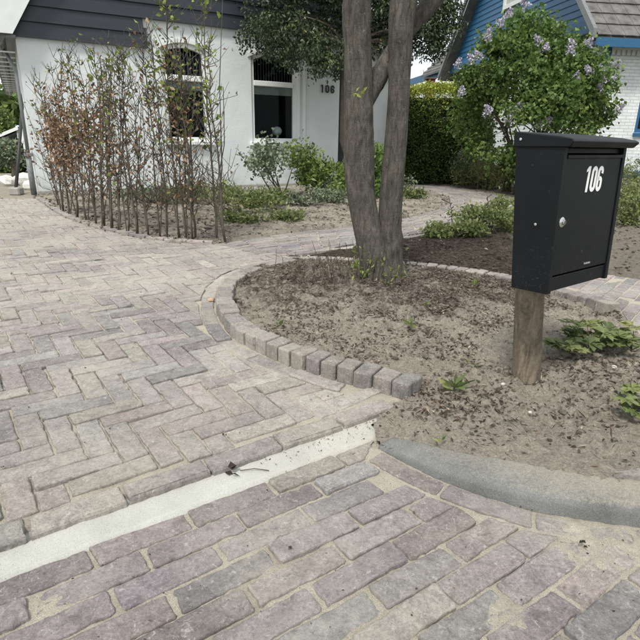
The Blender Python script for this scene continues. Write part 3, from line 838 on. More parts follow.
# ---- path to the front door
plen = []
NR = 13
path_poly = p_in + p_out[::-1]
def sand_p(x, y): return -0.006+0.003*(fbm(x, y, 12, 33)-0.5)
path = heightfield('garden_path', path_poly, 0.04, sand_p, M_SAND, margin=0.02)
Lc = arcpos([((a[0]+b[0])/2, (a[1]+b[1])/2) for a, b in zip(p_in, p_out)])
def pt(s, t):
    f = s; import bisect
    i = min(len(Lc)-2, max(0, bisect.bisect_right(Lc, f)-1)); k = min(1, max(0, (f-Lc[i])/max(1e-9, Lc[i+1]-Lc[i])))
    a = (p_in[i][0]*(1-k)+p_in[i+1][0]*k, p_in[i][1]*(1-k)+p_in[i+1][1]*k); b = (p_out[i][0]*(1-k)+p_out[i+1][0]*k, p_out[i][1]*(1-k)+p_out[i+1][1]*k)
    return (a[0]*(1-t)+b[0]*t, a[1]*(1-t)+b[1]*t)
cl = []
for r_ in range(NR):
    s = 0.0-rnd.uniform(0, 0.1)
    t0, t1 = (r_+0.04)/NR, (r_+0.96)/NR
    while s < Lc[-1]:
        e = s+0.2
        poly = [pt(max(0, s), t0), pt(min(e, Lc[-1]), t0), pt(min(e, Lc[-1]), t1), pt(max(0, s), t1)]
        if abs(area(poly)) > 0.003: cl.append((poly, rnd.gauss(0, 0.0018), brick_tint(rnd), dict()))
        s += 0.207
lay(path, cl, 300)
# raised course on the outer side of the path, with an open gap
edge_line = smooth([at2(*q, 0.01) for q in ((290, 254.5), (330, 250.5), (361, 245.5), (403, 238.5), (437, 233), (467, 226.5), (500, 217), (524, 209))], 2)
EL = arcpos(edge_line); s = 0; cl = []
pe = empty('path_edging', (edge_line[0][0], edge_line[0][1], 0), 'thin line of pale bricks edging the dark soil wedge beside the garden path', 'garden edging')
while s < EL[-1]-0.1:
    pa, pb = along(edge_line, EL, s), along(edge_line, EL, s+0.2)
    poly = [pa[0], pb[0], (pb[0][0]-pb[1][1]*0.055, pb[0][1]+pb[1][0]*0.055), (pa[0][0]-pa[1][1]*0.055, pa[0][1]+pa[1][0]*0.055)]
    cl.append((poly, 0.012+rnd.gauss(0, 0.002), brick_tint(rnd), dict())); s += 0.207
lay(pe, cl, 300)
he = empty('bed_edging', (hedge_edge[0][0], hedge_edge[0][1], 0), 'pale curved brick edging between the driveway and the bare sapling row', 'garden edging')
HL = arcpos(hedge_edge); s = 0; cl = []
while s < HL[-1]-0.05:
    pa, pb = along(hedge_edge, HL, s), along(hedge_edge, HL, min(HL[-1], s+0.2))
    sg = 0.06
    poly = [pa[0], pb[0], (pb[0][0]-pb[1][1]*sg, pb[0][1]+pb[1][0]*sg), (pa[0][0]-pa[1][1]*sg, pa[0][1]+pa[1][0]*sg)]
    cl.append((poly, 0.02+rnd.gauss(0, 0.002), tuple(min(1, x*1.12) for x in brick_tint(rnd)), dict(depth=0.08))); s += 0.207
lay(he, cl, 300)

# ---- paved patch at the right behind the letterbox
side_poly = [at2(*q) for q in ((540, 286), (548, 274), (612, 275), (640, 279), (820, 286), (840, 352), (700, 341), (640, 335), (628, 320), (600, 306), (570, 296))]
if area(side_poly) < 0: side_poly = side_poly[::-1]
side = heightfield('side_path', side_poly, 0.02, lambda x, y: -0.003+0.006*(fbm(x, y, 9, 43)-0.5), M_SAND, margin=0.01)
cl = []; T2 = R(50)
for i in range(-60, 80):
    for k in range(-30, 30):
        a0 = k*0.207+(i % 2)*0.1; b0 = i*P
        q = [(a0*math.cos(T2)-b*math.sin(T2), a0*math.sin(T2)+b*math.cos(T2)) for a0, b in ((a0, b0), (a0+.2, b0), (a0+.2, b0+W2), (a0, b0+W2))]
        if q[0][0] < 0.8 or q[0][0] > 3.8 or q[0][1] < 1.2 or q[0][1] > 4: continue
        q = clip_region(q, side_poly)
        if q is None or abs(area(q)) < 0.0015: continue
        cl.append((q, rnd.gauss(0, 0.002), brick_tint(rnd), dict()))
lay(side, cl, 300)

# ---- soil beds
paved += [path_poly, drive_poly, side_poly, [AB(-1.5, B_EDGE), tip, drive_poly[3], AB(-1.4, B_EDGE+.1)]]
kerb_poly = kerb_f+kerb_b[::-1]
bed_poly = near_ring(0.0, RL[-1], -0.03) + [at2(640, 336), at2(700, 343), at2(840, 354), (3.6, 1.6), kerb_b[-1]] + offset(kerb_b, -0.012)[::-1] + [at2(400, 444), at2(389, 442), at2(380, 434), at2(378, 425), at2(380, 420), at2(395, 405), at2(406, 402)]
KC = at(388, 438)
TREE = at(382, 281)
def soil_n(x, y):
    z = 0.008+0.030*(fbm(x, y, 2.2, 50)-0.5)+0.055*(fbm(x, y, 9, 51)-0.5)+0.040*(fbm(x, y, 30, 52)-0.5)+0.014*(fbm(x, y, 90, 53)-0.5)
    z = z+0.035*np.exp(-((x-TREE.x)**2+(y-TREE.y)**2)/0.14)
    P_ = np.stack([x, y], 1)
    dk = polydist(kerb_b, P_, False); w = np.exp(-(dk/0.12)**2)
    z = z*(1-w)+w*(np.interp(x, [.16, .3, .45, .7, 1.2], [-.016, -.006, .009, .022, .026])+0.010*(fbm(x, y, 40, 55)-0.5))
    # open corner next to the driveway tip lies flat
    w2 = np.exp(-((x-0.33)**2+(y-1.45)**2)/0.02); z = z*(1-w2)+w2*(0.002+0.010*(fbm(x, y, 30, 57)-0.5))
    dr = polydist(near_ring(0.0, RL[-1], -0.06), P_, False); w3 = np.exp(-(dr/0.06)**2)
    lim = 0.026 - 0.016*np.clip((y-2.4)/1.0, 0, 1); z = z*(1-w3)+w3*np.minimum(z, lim)
    w4 = np.exp(-((x-KC.x)**2+(y-KC.y)**2)/0.0018); z = z*(1-w4)-0.014*w4
    return sink(x, y, z)
def sandy_n(x, y):
    return np.clip(0.86-0.72*(y-1.75)-0.25*np.exp(-((x-TREE.x)**2+(y-TREE.y)**2)/0.6), -0.3, 0.75)-0.35*np.exp(-((x-0.42)**2+(y-1.55)**2)/0.02)+0.75*np.exp(-(polydist(kerb_b, np.stack([x, y], 1), False)/0.22)**2)*np.clip((x-0.25)*2.5, 0, 1)
heightfield('garden_soil', bed_poly, 0.0105, soil_n, M_SOIL, sandy=sandy_n, box=(-0.7, 3.2, 0.9, 4.2), margin=0.02)
wedge = edge_line
right_poly = [at2(297, 255.5)] + [q for q in edge_line] + [at2(524, 209)] + [q for q in p_out if ab(q)[0] > ab(at2(500, 210))[0] or q[1] > at2(524, 209)[1]] + [at2(350, 182), at2(352, 178), (3.0, 20), (12, 20), (12, 8), (6, 3.5), at2(820, 286), at2(640, 279), at2(612, 275), at2(548, 274), at2(540, 286), at2(506, 277), at2(470, 270), at2(440, 266), at2(402, 263), at2(361, 260.5), at2(330, 257.5)]
def soil_r(x, y): return sink(x, y, 0.0+0.045*(fbm(x, y, 3, 61)-0.5)+0.03*(fbm(x, y, 12, 62)-0.5)+0.016*(fbm(x, y, 40, 63)-0.5))
heightfield('garden_soil', right_poly, 0.03, soil_r, M_DSOIL, sandy=lambda x, y: np.clip((x-1.25)*0.8-0.2, -0.3, 0.7), box=(-0.4, 9, 1.8, 13), margin=0.04)
front_poly = hedge_edge + p_in[1:] + [at2(345, 184), at2(338, 183), at2(39, 195)]
def soil_f(x, y): return sink(x, y, 0.012+0.05*(fbm(x, y, 2, 71)-0.5)+0.04*(fbm(x, y, 9, 72)-0.5)+0.014*(fbm(x, y, 35, 73)-0.5))
heightfield('garden_soil', front_poly, 0.03, soil_f, M_SOIL, sandy=lambda x, y: 0.22+0*x, margin=0.04)
left_poly = [(-12, 6.7), (-4.6, 6.7), at2(36, 199.5), at2(38, 194), (-8, 24), (-20, 24)]
heightfield('gravel_yard', left_poly, 0.05, lambda x, y: sink(x, y, 0.004+0.02*(fbm(x, y, 3, 81)-0.5)), M_SOIL, sandy=lambda x, y: 0.5+0*x)

# ---- clods, chips and fallen leaves lying about
def scatter(poly, n, seed, box, dens=None):
    r = np.random.RandomState(seed); out = []
    while len(out) < n:
        q = np.stack([r.uniform(box[0], box[1], n), r.uniform(box[2], box[3], n)], 1)
        k = inside(poly, q)
        if dens is not None: k &= r.rand(n) < dens(q[:, 0], q[:, 1])
        out += [tuple(v) for v in q[k]]
    return np.array(out[:n])
def flat_leaves(name, P, mat, size, wid, seed, tint=None, parent=None, kind='stuff', label=None, lift=0.35):
    r = np.random.RandomState(seed); N = len(P); an = r.uniform(0, 6.283, N); el = r.normal(0, lift, N)
    d = np.stack([np.cos(an), np.sin(an), el], 1); d /= np.linalg.norm(d, axis=1)[:, None]
    q = np.array([0, 0, 1])+r.normal(0, 0.35, (N, 3)); s = np.cross(d, q); s /= np.linalg.norm(s, axis=1)[:, None]; nn = np.cross(s, d)
    L = (size*r.uniform(0.4, 1.6, N)**1.3)[:, None]; W = L*wid*r.uniform(0.5, 1.5, N)[:, None]*0.5
    V = np.stack([P, P+d*L*r.uniform(.3, .6, N)[:, None]+s*W+nn*W*0.5, P+d*L, P+d*L*r.uniform(.3, .6, N)[:, None]-s*W+nn*W*0.3], 1).reshape(-1, 3).astype(np.float32)
    b = np.arange(N)*4; F = np.stack([b, b+1, b+2, b, b+2, b+3], 1).reshape(-1).astype(np.int32)
    me = bpy.data.meshes.new(name); me.vertices.add(len(V)); me.vertices.foreach_set('co', V.ravel()); me.loops.add(len(F)); me.loops.foreach_set('vertex_index', F)
    me.polygons.add(2*N); me.polygons.foreach_set('loop_start', np.arange(2*N, dtype=np.int32)*3); me.update(calc_edges=True); me.materials.append(mat)
    t = r.rand(N) if tint is None else np.clip(tint+r.normal(0, 0.2, N), 0, 1)
    a = me.attributes.new('tint', 'FLOAT', 'POINT'); a.data.foreach_set('value', np.repeat(t, 4).astype(np.float32))
    o = link(name, me, None, parent, kind=kind)
    if label: o['label'] = label
    return o
def litter(poly, n, seed, box, zf, size, wid, dens=None, mat=None, label=None, name='leaf_litter', cat='litter', tint=None):
    q = scatter(poly, n, seed, box, dens); z = zf(q[:, 0], q[:, 1])
    o = flat_leaves(name, np.column_stack([q, z+0.001]), mat or M_LITTER, size, wid, seed, tint)
    o['category'] = cat
    if label: o['label'] = label
nb = (-0.6, 2.6, 1.0, 3.9)
dn = lambda x, y: np.clip((fbm(x, y, 7, 91)-0.42)*5, 0.05, 1)*np.clip(0.22+0.6*(y-1.5), 0.14, 1)
litter(bed_poly, 21000, 1, nb, soil_n, 0.012, 0.35, dn, label='dark bark chips and leaf scraps on the sandy tree bed')
litter(bed_poly, 5200, 2, nb, soil_n, 0.032, 0.08, dn, label='thin broken twigs and stalks strewn over the tree bed', name='twig_litter')
litter(bed_poly, 1100, 3, (0.2, 1.0, 1.25, 1.8), soil_n, 0.015, 0.3, lambda x, y: np.clip(1.3*np.exp(-((x-.42)**2+(y-1.53)**2)/.018), 0, 1), label='heap of brown leaf scraps between the brick ring end and the kerb')
litter(right_poly, 5000, 4, (-0.2, 6, 2.2, 8), soil_r, 0.026, 0.4, label='bark chips on the dark soil beside the garden path')
litter(front_poly, 7000, 5, (-4, 3.2, 4, 10.2), soil_f, 0.022, 0.4, label='leaf scraps and husks on the soil before the white house', tint=0.6)
def clods():
    for (poly, n, box, zf, mt, seed, sc, lab) in ((bed_poly, 5200, nb, soil_n, M_SOIL, 31, 0.0085, 'small clods of sandy soil in the tree bed'), (right_poly, 800, (-0.2, 5, 2.2, 7), soil_r, M_DSOIL, 32, 0.016, 'dark soil clods in the wedge bed beside the path'),
                                       (front_poly, 900, (-4, 3, 4, 9), soil_f, M_SOIL, 33, 0.02, 'soil clods in the bed before the house')):
        q = scatter(poly, n, seed, box, dn if sc < .01 else None); z = zf(q[:, 0], q[:, 1]); mb = MB(); rg = random.Random(seed)
        for (x, y), zz in zip(q, z):
            r = sc*rg.uniform(0.4, 1.0)**1.0*(2 if rg.random() < .04 else 1); v = []
            for dx, dy, dz in ((1,0,0),(0,1,0),(-1,0,0),(0,-1,0),(.6,.6,.6),(-.6,.6,.5),(-.6,-.6,.6),(.6,-.6,.5)):
                v.append((x+dx*r*rg.uniform(.6, 1.3), y+dy*r*rg.uniform(.6, 1.3), zz+dz*r*rg.uniform(.6, 1.2)))
            mb.add(v, [(0,1,4),(1,5,4),(1,2,5),(2,6,5),(2,3,6),(3,7,6),(3,0,7),(0,4,7),(4,5,6,7)])
        o = mb.build('soil_clods', mt, smooth=True, kind='stuff'); setp(o, lab, 'soil')
clods()
strip_dens = lambda x, y: np.clip(np.exp(-(((x*UX+y*UY)-0.95)/0.35)**2), 0, 1)*(0.3+0.7*((-x*UY+y*UX) > B_EDGE-0.03))
litter(strip_poly, 170, 6, (-0.2, 0.5, 1.2, 1.7), lambda x, y: x*0-0.0155, 0.006, 0.25, strip_dens, label='brown crumbs along the driveway edge on the pale concrete strip')
litter(rbase, 260, 7, (-1, 1.2, 0.5, 1.6), lambda x, y: np.maximum(sand_r(x, y), ZR+0.001), 0.004, 0.6, label='tiny dark crumbs on the road bricks')
litter(drive_poly, 500, 8, (-3, 0.5, 1.0, 5), lambda x, y: x*0+0.002, 0.005, 0.6, label='tiny dark crumbs on the driveway bricks')
def crumb(px, z, name, label, mat, size, n, seed, tint=None, wid=0.7, cat='debris'):
    p = at(*px, z); rg = np.random.RandomState(seed)
    o = flat_leaves(name, np.array([[p.x+rg.normal(0, size*.25), p.y+rg.normal(0, size*.25), z+0.002+0.004*k] for k in range(n)]), mat, size, wid, seed, tint, kind=None, lift=0.15)
    setp(o, label, cat)
crumb((230, 474), -0.015, 'dead_leaf', 'crumpled dark dead leaf lying on the pale concrete strip', M_LITTER, 0.018, 5, 1, 0.1)
crumb((292, 552), ZR+.002, 'dead_leaf', 'small dark dead leaf lying on the road bricks beside a sand patch', M_LITTER, 0.010, 4, 2, 0.15)
crumb((585, 547), ZR+.006, 'dead_leaf', 'curled black leaf on the sandy road bricks near the kerb', M_LITTER, 0.011, 4, 3, 0.02)
crumb((147, 622), ZR+.002, 'green_leaf', 'small olive green leaf lying flat on a grey road brick', M_WEED, 0.014, 1, 4, 0.1, 0.5)
crumb((222, 436), 0.002, 'dead_leaf', 'thin brown dead leaf on a driveway brick near the edge course', M_LITTER, 0.012, 3, 5, 0.3)
tw = MB(); pa, pb = at(240, 470.5, -0.012), at(269, 470.5, -0.012); tw.tube([pa, pa.lerp(pb, .5)+Vector((0, .004, .003)), pb], 0.0012, 5)
setp(tw.build('twig', M_DBARK), 'thin dark twig lying across the pale concrete strip', 'twig')

def stone(name, px, size, mat, label, cat, z=0.0, flat=0.6, seed=1):
    p = at(*px, z); rg = random.Random(seed); mb = MB(); n = 9; rows = 5; v = []; f = []
    for i in range(rows+1):
        ph = math.pi*i/rows
        for k in range(n):
            t = 2*math.pi*k/n; r = size*(1+rg.uniform(-.22, .22))
            v.append((p.x+math.sin(ph)*math.cos(t)*r, p.y+math.sin(ph)*math.sin(t)*r*.8, p.z+size*flat*.7+math.cos(ph)*size*flat))
    for i in range(rows):
        for k in range(n):
            k2 = (k+1) % n; f.append((i*n+k, (i+1)*n+k, (i+1)*n+k2, i*n+k2))
    mb.add(v, f); return setp(mb.build(name, mat), label, cat)
stone('brick_chip', (211, 301), 0.016, M_ORANGE, 'small orange brick chip on the driveway beside the tree ring', 'stone', 0.0, .6, 3)
stone('pebble', (503, 385), 0.007, M_STONE, 'tiny white pebble in the sandy soil left of the letterbox post', 'stone', 0.02, .7, 4)
stone('pebble', (530, 413), 0.006, M_STONE, 'tiny white pebble in the sand below the letterbox post', 'stone', 0.02, .7, 5)
stone('pebble', (614, 368), 0.009, M_STONE, 'pale pebble under the leafy weed right of the letterbox', 'stone', 0.02, .7, 6)
def slate():
    pts = [at2(612, 478, .022), at2(636, 472, .022), at2(668, 470, .022), at2(680, 478, .022), at2(645, 482, .022)]
    if area(pts) < 0: pts = pts[::-1]
    g = brick_geo(pts, 0.036, rnd, depth=0.02, step=0.02, round_=0.003, tilt=0.02)
    setp(MB().add(g[0], g[1], (0.22, 0.2, 0.19)).build('flat_stone', M_BRICK), 'flat grey stone lying on the sand behind the kerb at the right edge', 'stone')
slate()
# ================================================================ WHITE HOUSE
HT = R(30.3); P0 = at(39, 195)
house = empty('white_house', (P0.x, P0.y, 0), 'low white rendered house with black boarded gable behind the bare saplings', 'house', rz=HT)
LOCAL.add('white_house')
def HU(u, v=0, z=0):                # house coordinates -> world
    return Vector((P0.x+u*math.cos(HT)-v*math.sin(HT), P0.y+u*math.sin(HT)+v*math.cos(HT), z))
W1 = (1.74, 2.38, 0.70, 1.98); W2 = (3.06, 3.84, 0.70, 1.98)
wall = MB(); WT = 0.30; TOPZ = 2.35
cuts = [0, W1[0], W1[1], W2[0], W2[1], 4.62]
for i, (a, b) in enumerate(zip(cuts[:-1], cuts[1:])):
    if i in (1, 3):
        wall.box(a, b, 0, WT, 0, 0.70)
        # segmental arch over the opening
        n = 8; xs = [a+(b-a)*k/n for k in range(n+1)]; zs = [1.98-0.09*((2*k/n-1)**2) for k in range(n+1)]
        for k in range(n):
            wall.add([(xs[k], 0, zs[k]), (xs[k+1], 0, zs[k+1]), (xs[k+1], 0, TOPZ), (xs[k], 0, TOPZ),
                      (xs[k], WT, zs[k]), (xs[k+1], WT, zs[k+1]), (xs[k+1], WT, TOPZ), (xs[k], WT, TOPZ)],
                     [(0, 1, 2, 3), (4, 7, 6, 5), (0, 4, 5, 1)])
    else: wall.box(a, b, 0, WT, 0, TOPZ)
wall.build('wall', M_STUCCO, house)
SK = 0.035                           # the side wall runs back at slightly more than a right angle
wl2 = MB(); wl2.add([(0, WT, 0), (SK*11, 11, 0), (SK*11+.3, 11, 0), (.3, WT, 0), (0, WT, 2.35), (SK*11, 11, 2.35), (SK*11+.3, 11, 2.35), (.3, WT, 2.35)],
     [(0, 4, 5, 1), (1, 5, 6, 2), (2, 6, 7, 3), (4, 7, 6, 5)]); wl2.build('wall', M_STUCCO, house)
wr = MB(); wr.box(5.16, 5.62, 0.0, WT, 0, TOPZ); wr.box(5.32, 5.62, WT, 11, 0, TOPZ); wr.build('wall', M_STUCCO, house)
MB().box(-0.02, 4.6, -0.035, -0.002, -0.1, 0.055, 0.006).build('plinth', M_CONC, house)
MB().box(0.3, 4.55, -0.30, -0.04, -0.1, 0.02, 0.006).build('plinth_strip', M_CONC, house)
# recessed porch with dark door
pr = MB(); pr.box(4.62, 5.16, 0.9, 0.95, 0, TOPZ); pr.build('door', M_DARK, house)
MB().box(4.623, 4.66, 0.31, 0.89, 0, TOPZ-.01).build('door_frame', M_BLACKBOARD, house)
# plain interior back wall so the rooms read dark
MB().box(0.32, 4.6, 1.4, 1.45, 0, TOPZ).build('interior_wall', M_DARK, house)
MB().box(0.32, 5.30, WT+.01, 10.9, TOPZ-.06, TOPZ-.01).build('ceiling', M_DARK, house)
# black boards: lower edge steps up at u 1.52
def gable_x(z): return -0.10+(z-1.86)/math.tan(R(58)), 5.55-(z-1.86)/math.tan(R(58))*0.95
z = 1.87; BH = 0.176; i = 0
while z < 6.4:
    x0, x1 = gable_x(z); t0, t1 = gable_x(z+BH)
    segs = [(x0, x1, t0, t1)]
    if z < 2.1: segs = [(x0, 1.52, t0, 1.52)]
    for (a, b, c, d) in segs:
        if b-a < 0.05 or d-c < 0.05: continue
        yb, yt = -0.058, -0.034
        v = [(a, yb, z), (b, yb, z), (d, yt, z+BH+.008), (c, yt, z+BH+.008), (a, -0.004, z), (b, -0.004, z), (d, -0.004, z+BH+.008), (c, -0.004, z+BH+.008)]
        MB().add(v, [(0, 1, 2, 3), (4, 7, 6, 5), (0, 4, 5, 1), (3, 2, 6, 7), (0, 3, 7, 4), (1, 5, 6, 2)]).build('board', M_BLACKBOARD, house)
    z += BH; i += 1
gw = MB(); x0, x1 = gable_x(2.36); gw.add([(0.24, .05, 2.36), (5.2, .05, 2.36), (2.72, .05, 6.1), (0.24, .2, 2.36), (5.2, .2, 2.36), (2.72, .2, 6.1)], [(0, 1, 2), (3, 5, 4), (0, 2, 5, 3), (1, 4, 5, 2)])
gw.build('gable_wall', M_BLACKBOARD, house)
MB().box(1.523, 1.56, -0.05, -0.002, 1.87, 2.11).build('trim_board', M_BLACKBOARD, house)
# roof slopes, barge boards, gutter
sl = math.tan(R(58)); rf = MB()
for sgn, xa in ((1, -0.17), (-1, 5.61)):
    xr = 2.72; zr = 1.86+(xr+0.1)*sl
    za = zr-abs(xr-xa)*sl
    k = 0.13
    rf.add([(xa, -0.14, za), (xr, -0.14, zr+.05), (xr+SK*11, 11, zr+.05), (xa+SK*11*(sgn > 0), 11, za), (xa-sgn*k, -0.14, za+.03), (xr, -0.14, zr+.28), (xr+SK*11, 11, zr+.28), (xa-sgn*k+SK*11*(sgn > 0), 11, za+.03)],
           [(0, 1, 2, 3), (4, 7, 6, 5), (0, 4, 5, 1), (0, 3, 7, 4), (3, 2, 6, 7)])
rf.build('roof', M_TILE, house)
bb = MB()
for (xa, xr) in ((-0.30, 2.72), (5.74, 2.72)):
    zr = 1.86+(2.72+0.1)*sl; za = 1.875
    s_ = 1 if xa < xr else -1
    p1 = (xa+s_*0.27, za); p2 = (xa-s_*0.10, za); p3 = (xa-s_*.10, za+.22)
    off = 0.27
    zt = zr
    poly = [p1, (xa+s_*0.16, za+0.0), (xr, zt-0.05), (xr, zt+off+.1), p3, p2]
    poly = [poly[0], poly[2], poly[3], poly[4], poly[5]]
    n = len(poly); v = [(x, -0.19, z_) for x, z_ in poly]+[(x, -0.145, z_) for x, z_ in poly]
    bb.add(v, [tuple(range(n)), tuple(range(n, 2*n))[::-1]]+[(i, (i+1) % n, n+(i+1) % n, n+i) for i in range(n)])
bb.build('barge_board', M_WHITE, house)
gt = MB(); gt.tube([(-0.19, -0.12, 1.80), (-0.19+SK*11, 11, 1.80)], 0.05, 10); gt.build('gutter', M_GREYTRIM, house)
for k in range(14): MB().box(-0.25+SK*k*.6, -0.02+SK*k*.6, 0.1+k*.6, 0.13+k*.6, 1.70, 1.715).build('gutter_bracket', M_WHITE, house)
MB().add([(-0.15, -0.13, 1.845), (0.0, -0.13, 1.845), (SK*11, 11, 1.845), (SK*11-.15, 11, 1.845), (-0.15, -0.13, 1.87), (0.0, -0.13, 1.87), (SK*11, 11, 1.87), (SK*11-.15, 11, 1.87)],
     [(0, 3, 2, 1), (4, 5, 6, 7), (0, 1, 5, 4), (0, 4, 7, 3), (1, 2, 6, 5)]).build('soffit', M_GREYTRIM, house)
dp = MB(); dp.tube([(-0.055, 0.02, 0), (-0.055, 0.02, 0.5)], 0.035, 10); dp.tube([(-0.05, 0.02, 0.5), (-0.05, 0.02, 1.5), (-0.13, 0.25, 1.74)], 0.022, 8)
dpo = dp.build('downpipe', M_GREYTRIM, house, smooth=True); MB().box(-0.10, 0.0, -0.03, 0.07, 0.49, 0.53, .005).build('bracket', M_GREYTRIM, dpo)

def window(W, extra=0.0):
    a, b, z0, z1 = W; fr = MB(); t = 0.055; y0, y1 = 0.03, 0.10
    spring = z1-0.09
    fr.box(a, a+t, y0, y1, z0, spring+.02); fr.box(b-t, b, y0, y1, z0, spring+.02); fr.box(a+t, b-t, y0, y1, z0, z0+.05)
    fr.box(a+t, b-t, y0-.012, y1, 1.50, 1.575, 0.008)
    n = 8
    for k in range(n):
        xa, xb = a+(b-a)*k/n, a+(b-a)*(k+1)/n; za, zb = z1-.09*(2*k/n-1)**2, z1-.09*(2*(k+1)/n-1)**2
        fr.add([(xa, y0, za-.055), (xb, y0, zb-.055), (xb, y0, zb-.001), (xa, y0, za-.001), (xa, y1, za-.055), (xb, y1, zb-.055), (xb, y1, zb-.001), (xa, y1, za-.001)], [(0, 1, 2, 3), (4, 7, 6, 5), (0, 4, 5, 1), (3, 2, 6, 7)])
    f = fr.build('window', M_WHITE, house)
    MB().box(a+t, b-t, 0.065, 0.072, z0+.05, 1.50).build('pane', M_GLASS, f)
    MB().box(a+t, b-t, 0.065, 0.072, 1.575, z1-.14).build('pane', M_GLASS, f)
    MB().box(a+t, b-t, 0.09, 0.10, 1.385, 1.499).build('blind', M_BLIND, f)
    cu = MB(); k = 0
    x = a+t+.02
    while x < b-t: cu.box(x, x+.007, 0.12, 0.127, 1.58, z1-.06); x += .045
    cu.build('curtain', M_GREYTRIM, f)
    for x_ in (a-.001, b-.021): MB().box(x_+.002, x_+.02, 0.101, 1.38, z0-.1, z1+.1).build('dark_jamb_panel', M_DARK, f)  # dark panels added over the pale jambs, standing in for shade inside
    MB().box(a-.045, b+.05+extra, -0.075, 0.028, z0-.06, z0-.002, 0.008).build('sill', M_WHITE, f)
    tr = MB(); n = 10                  # raised hood moulding
    for k in range(n):
        xa, xb = a-.05+(b-a+.1)*k/n, a-.05+(b-a+.1)*(k+1)/n; za, zb = z1+.0-.10*(2*k/n-1)**2, z1+.0-.10*(2*(k+1)/n-1)**2
        tr.add([(xa, -.02, za+.004), (xb, -.02, zb+.004), (xb, -.02, zb+.05), (xa, -.02, za+.05), (xa, -.001, za+.004), (xb, -.001, zb+.004), (xb, -.001, zb+.05), (xa, -.001, za+.05)], [(0, 1, 2, 3), (4, 7, 6, 5), (0, 4, 5, 1), (3, 2, 6, 7)])
    if extra: tr.box(b+.003, b+.04, -.02, -.001, z0, z1-.1); tr.box(b+.09, b+.14, -.02, -.001, z0, z1-.1)
    tr.build('moulding', M_WHITE, f)
window(W1); window(W2, 0.14)
lamp = MB(); lamp.lathe([(0.01, -.07), (.05, -.06), (.078, -.02), (.078, .02), (.05, .06), (.01, .07)], 14, Matrix.Translation(HU(3.60, 0.25, 0.86))); lamp.lathe([(.03, -.16), (.012, -.15), (.012, -.07)], 8, Matrix.Translation(HU(3.60, 0.25, 0.86)))
setp(lamp.build('table_lamp', M_LAMP, smooth=True), 'round white lamp globe standing inside the right house window', 'lamp')
shelf = MB(); shelf.box(3.15, 3.8, .16, .4, .68, .70, M=Matrix.Translation((P0.x, P0.y, 0)) @ Matrix.Rotation(HT, 4, 'Z')); setp(shelf.build('inner_ledge', M_WHITE), 'narrow white ledge behind the right house window glass', 'ledge')
def digits(text, mat, parent, M, h, w, st, name, depth, gap):
    """condensed bold digits drawn as strokes; h height, w width, st stroke width"""
    def arc(cx, cy, rx, ry, a0, a1, n=12): return [(cx+rx*math.cos(R(a0+(a1-a0)*k/n)), cy+ry*math.sin(R(a0+(a1-a0)*k/n))) for k in range(n+1)]
    x0, x1 = st/2, w-st/2; rx = (x1-x0)/2; cx = w/2; r2 = rx*1.05
    P = {'0': arc(cx, h-st/2-r2, rx, r2, 0, 180)+arc(cx, st/2+r2, rx, r2, 180, 360)+[(x1, h-st/2-r2)],
         '1': [(w*.62, 0), (w*.62, h)],
         '6': arc(cx, h-st/2-r2, rx, r2, -25, 180)+arc(cx, st/2+r2, rx, r2, 180, 360)+arc(cx, h*.60-st/2-r2, rx, r2, 0, 150, 9)}
    for i, ch in enumerate(text):
        p = P[ch]; n = len(p); mb = MB(); L_, R_ = [], []
        for k in range(n):
            a = p[max(0, k-1)]; b = p[min(n-1, k+1)]
            if ch == '0' and k in (0, n-1): a, b = (x1, h/2-1), (x1, h/2)
            d = math.hypot(b[0]-a[0], b[1]-a[1]); nx, ny = -(b[1]-a[1])/d*st/2, (b[0]-a[0])/d*st/2
            L_.append((p[k][0]+nx, p[k][1]+ny)); R_.append((p[k][0]-nx, p[k][1]-ny))
        v = [(x, y, depth) for x, y in L_]+[(x, y, depth) for x, y in R_]+[(x, y, 0) for x, y in L_]+[(x, y, 0) for x, y in R_]; f = []
        for k in range(n-1): f += [(k, n+k, n+k+1, k+1), (k, k+1, 2*n+k+1, 2*n+k), (n+k+1, n+k, 3*n+k, 3*n+k+1)]
        f += [(0, 2*n, 3*n, n), (n-1, 2*n-1, 4*n-1, 3*n-1)]
        if ch == '1':
            b_ = len(v); q = [(w*.62-st/2-.0001, h), (w*.62-st/2-.0001, h*.82), (w*.14, h*.775), (w*.14, h*.87)]
            v += [(x, y, depth*.98) for x, y in q]+[(x, y, 0) for x, y in q]; f += [(b_, b_+3, b_+2, b_+1)]+[(b_+k, b_+(k+1) % 4, b_+4+(k+1) % 4, b_+4+k) for k in range(4)]
        M_ = M @ Matrix.Translation((i*gap, 0, 0)); mb.add([M_ @ Vector(q) for q in v], f); mb.build(name, mat, parent)
digits('106', M_BLACKMET, house, Matrix.Translation((4.24, -0.018, 1.455)) @ Matrix.Rotation(R(90), 4, 'X'), 0.12, 0.07, 0.024, 'number_digit', 0.008, 0.10)
MB().lathe([(.03, 0), (.03, .012)], 8, Matrix.Translation((4.52, -.016, 1.80)) @ Matrix.Rotation(R(90), 4, 'X')).build('wall_fitting', M_BLACKMET, house)

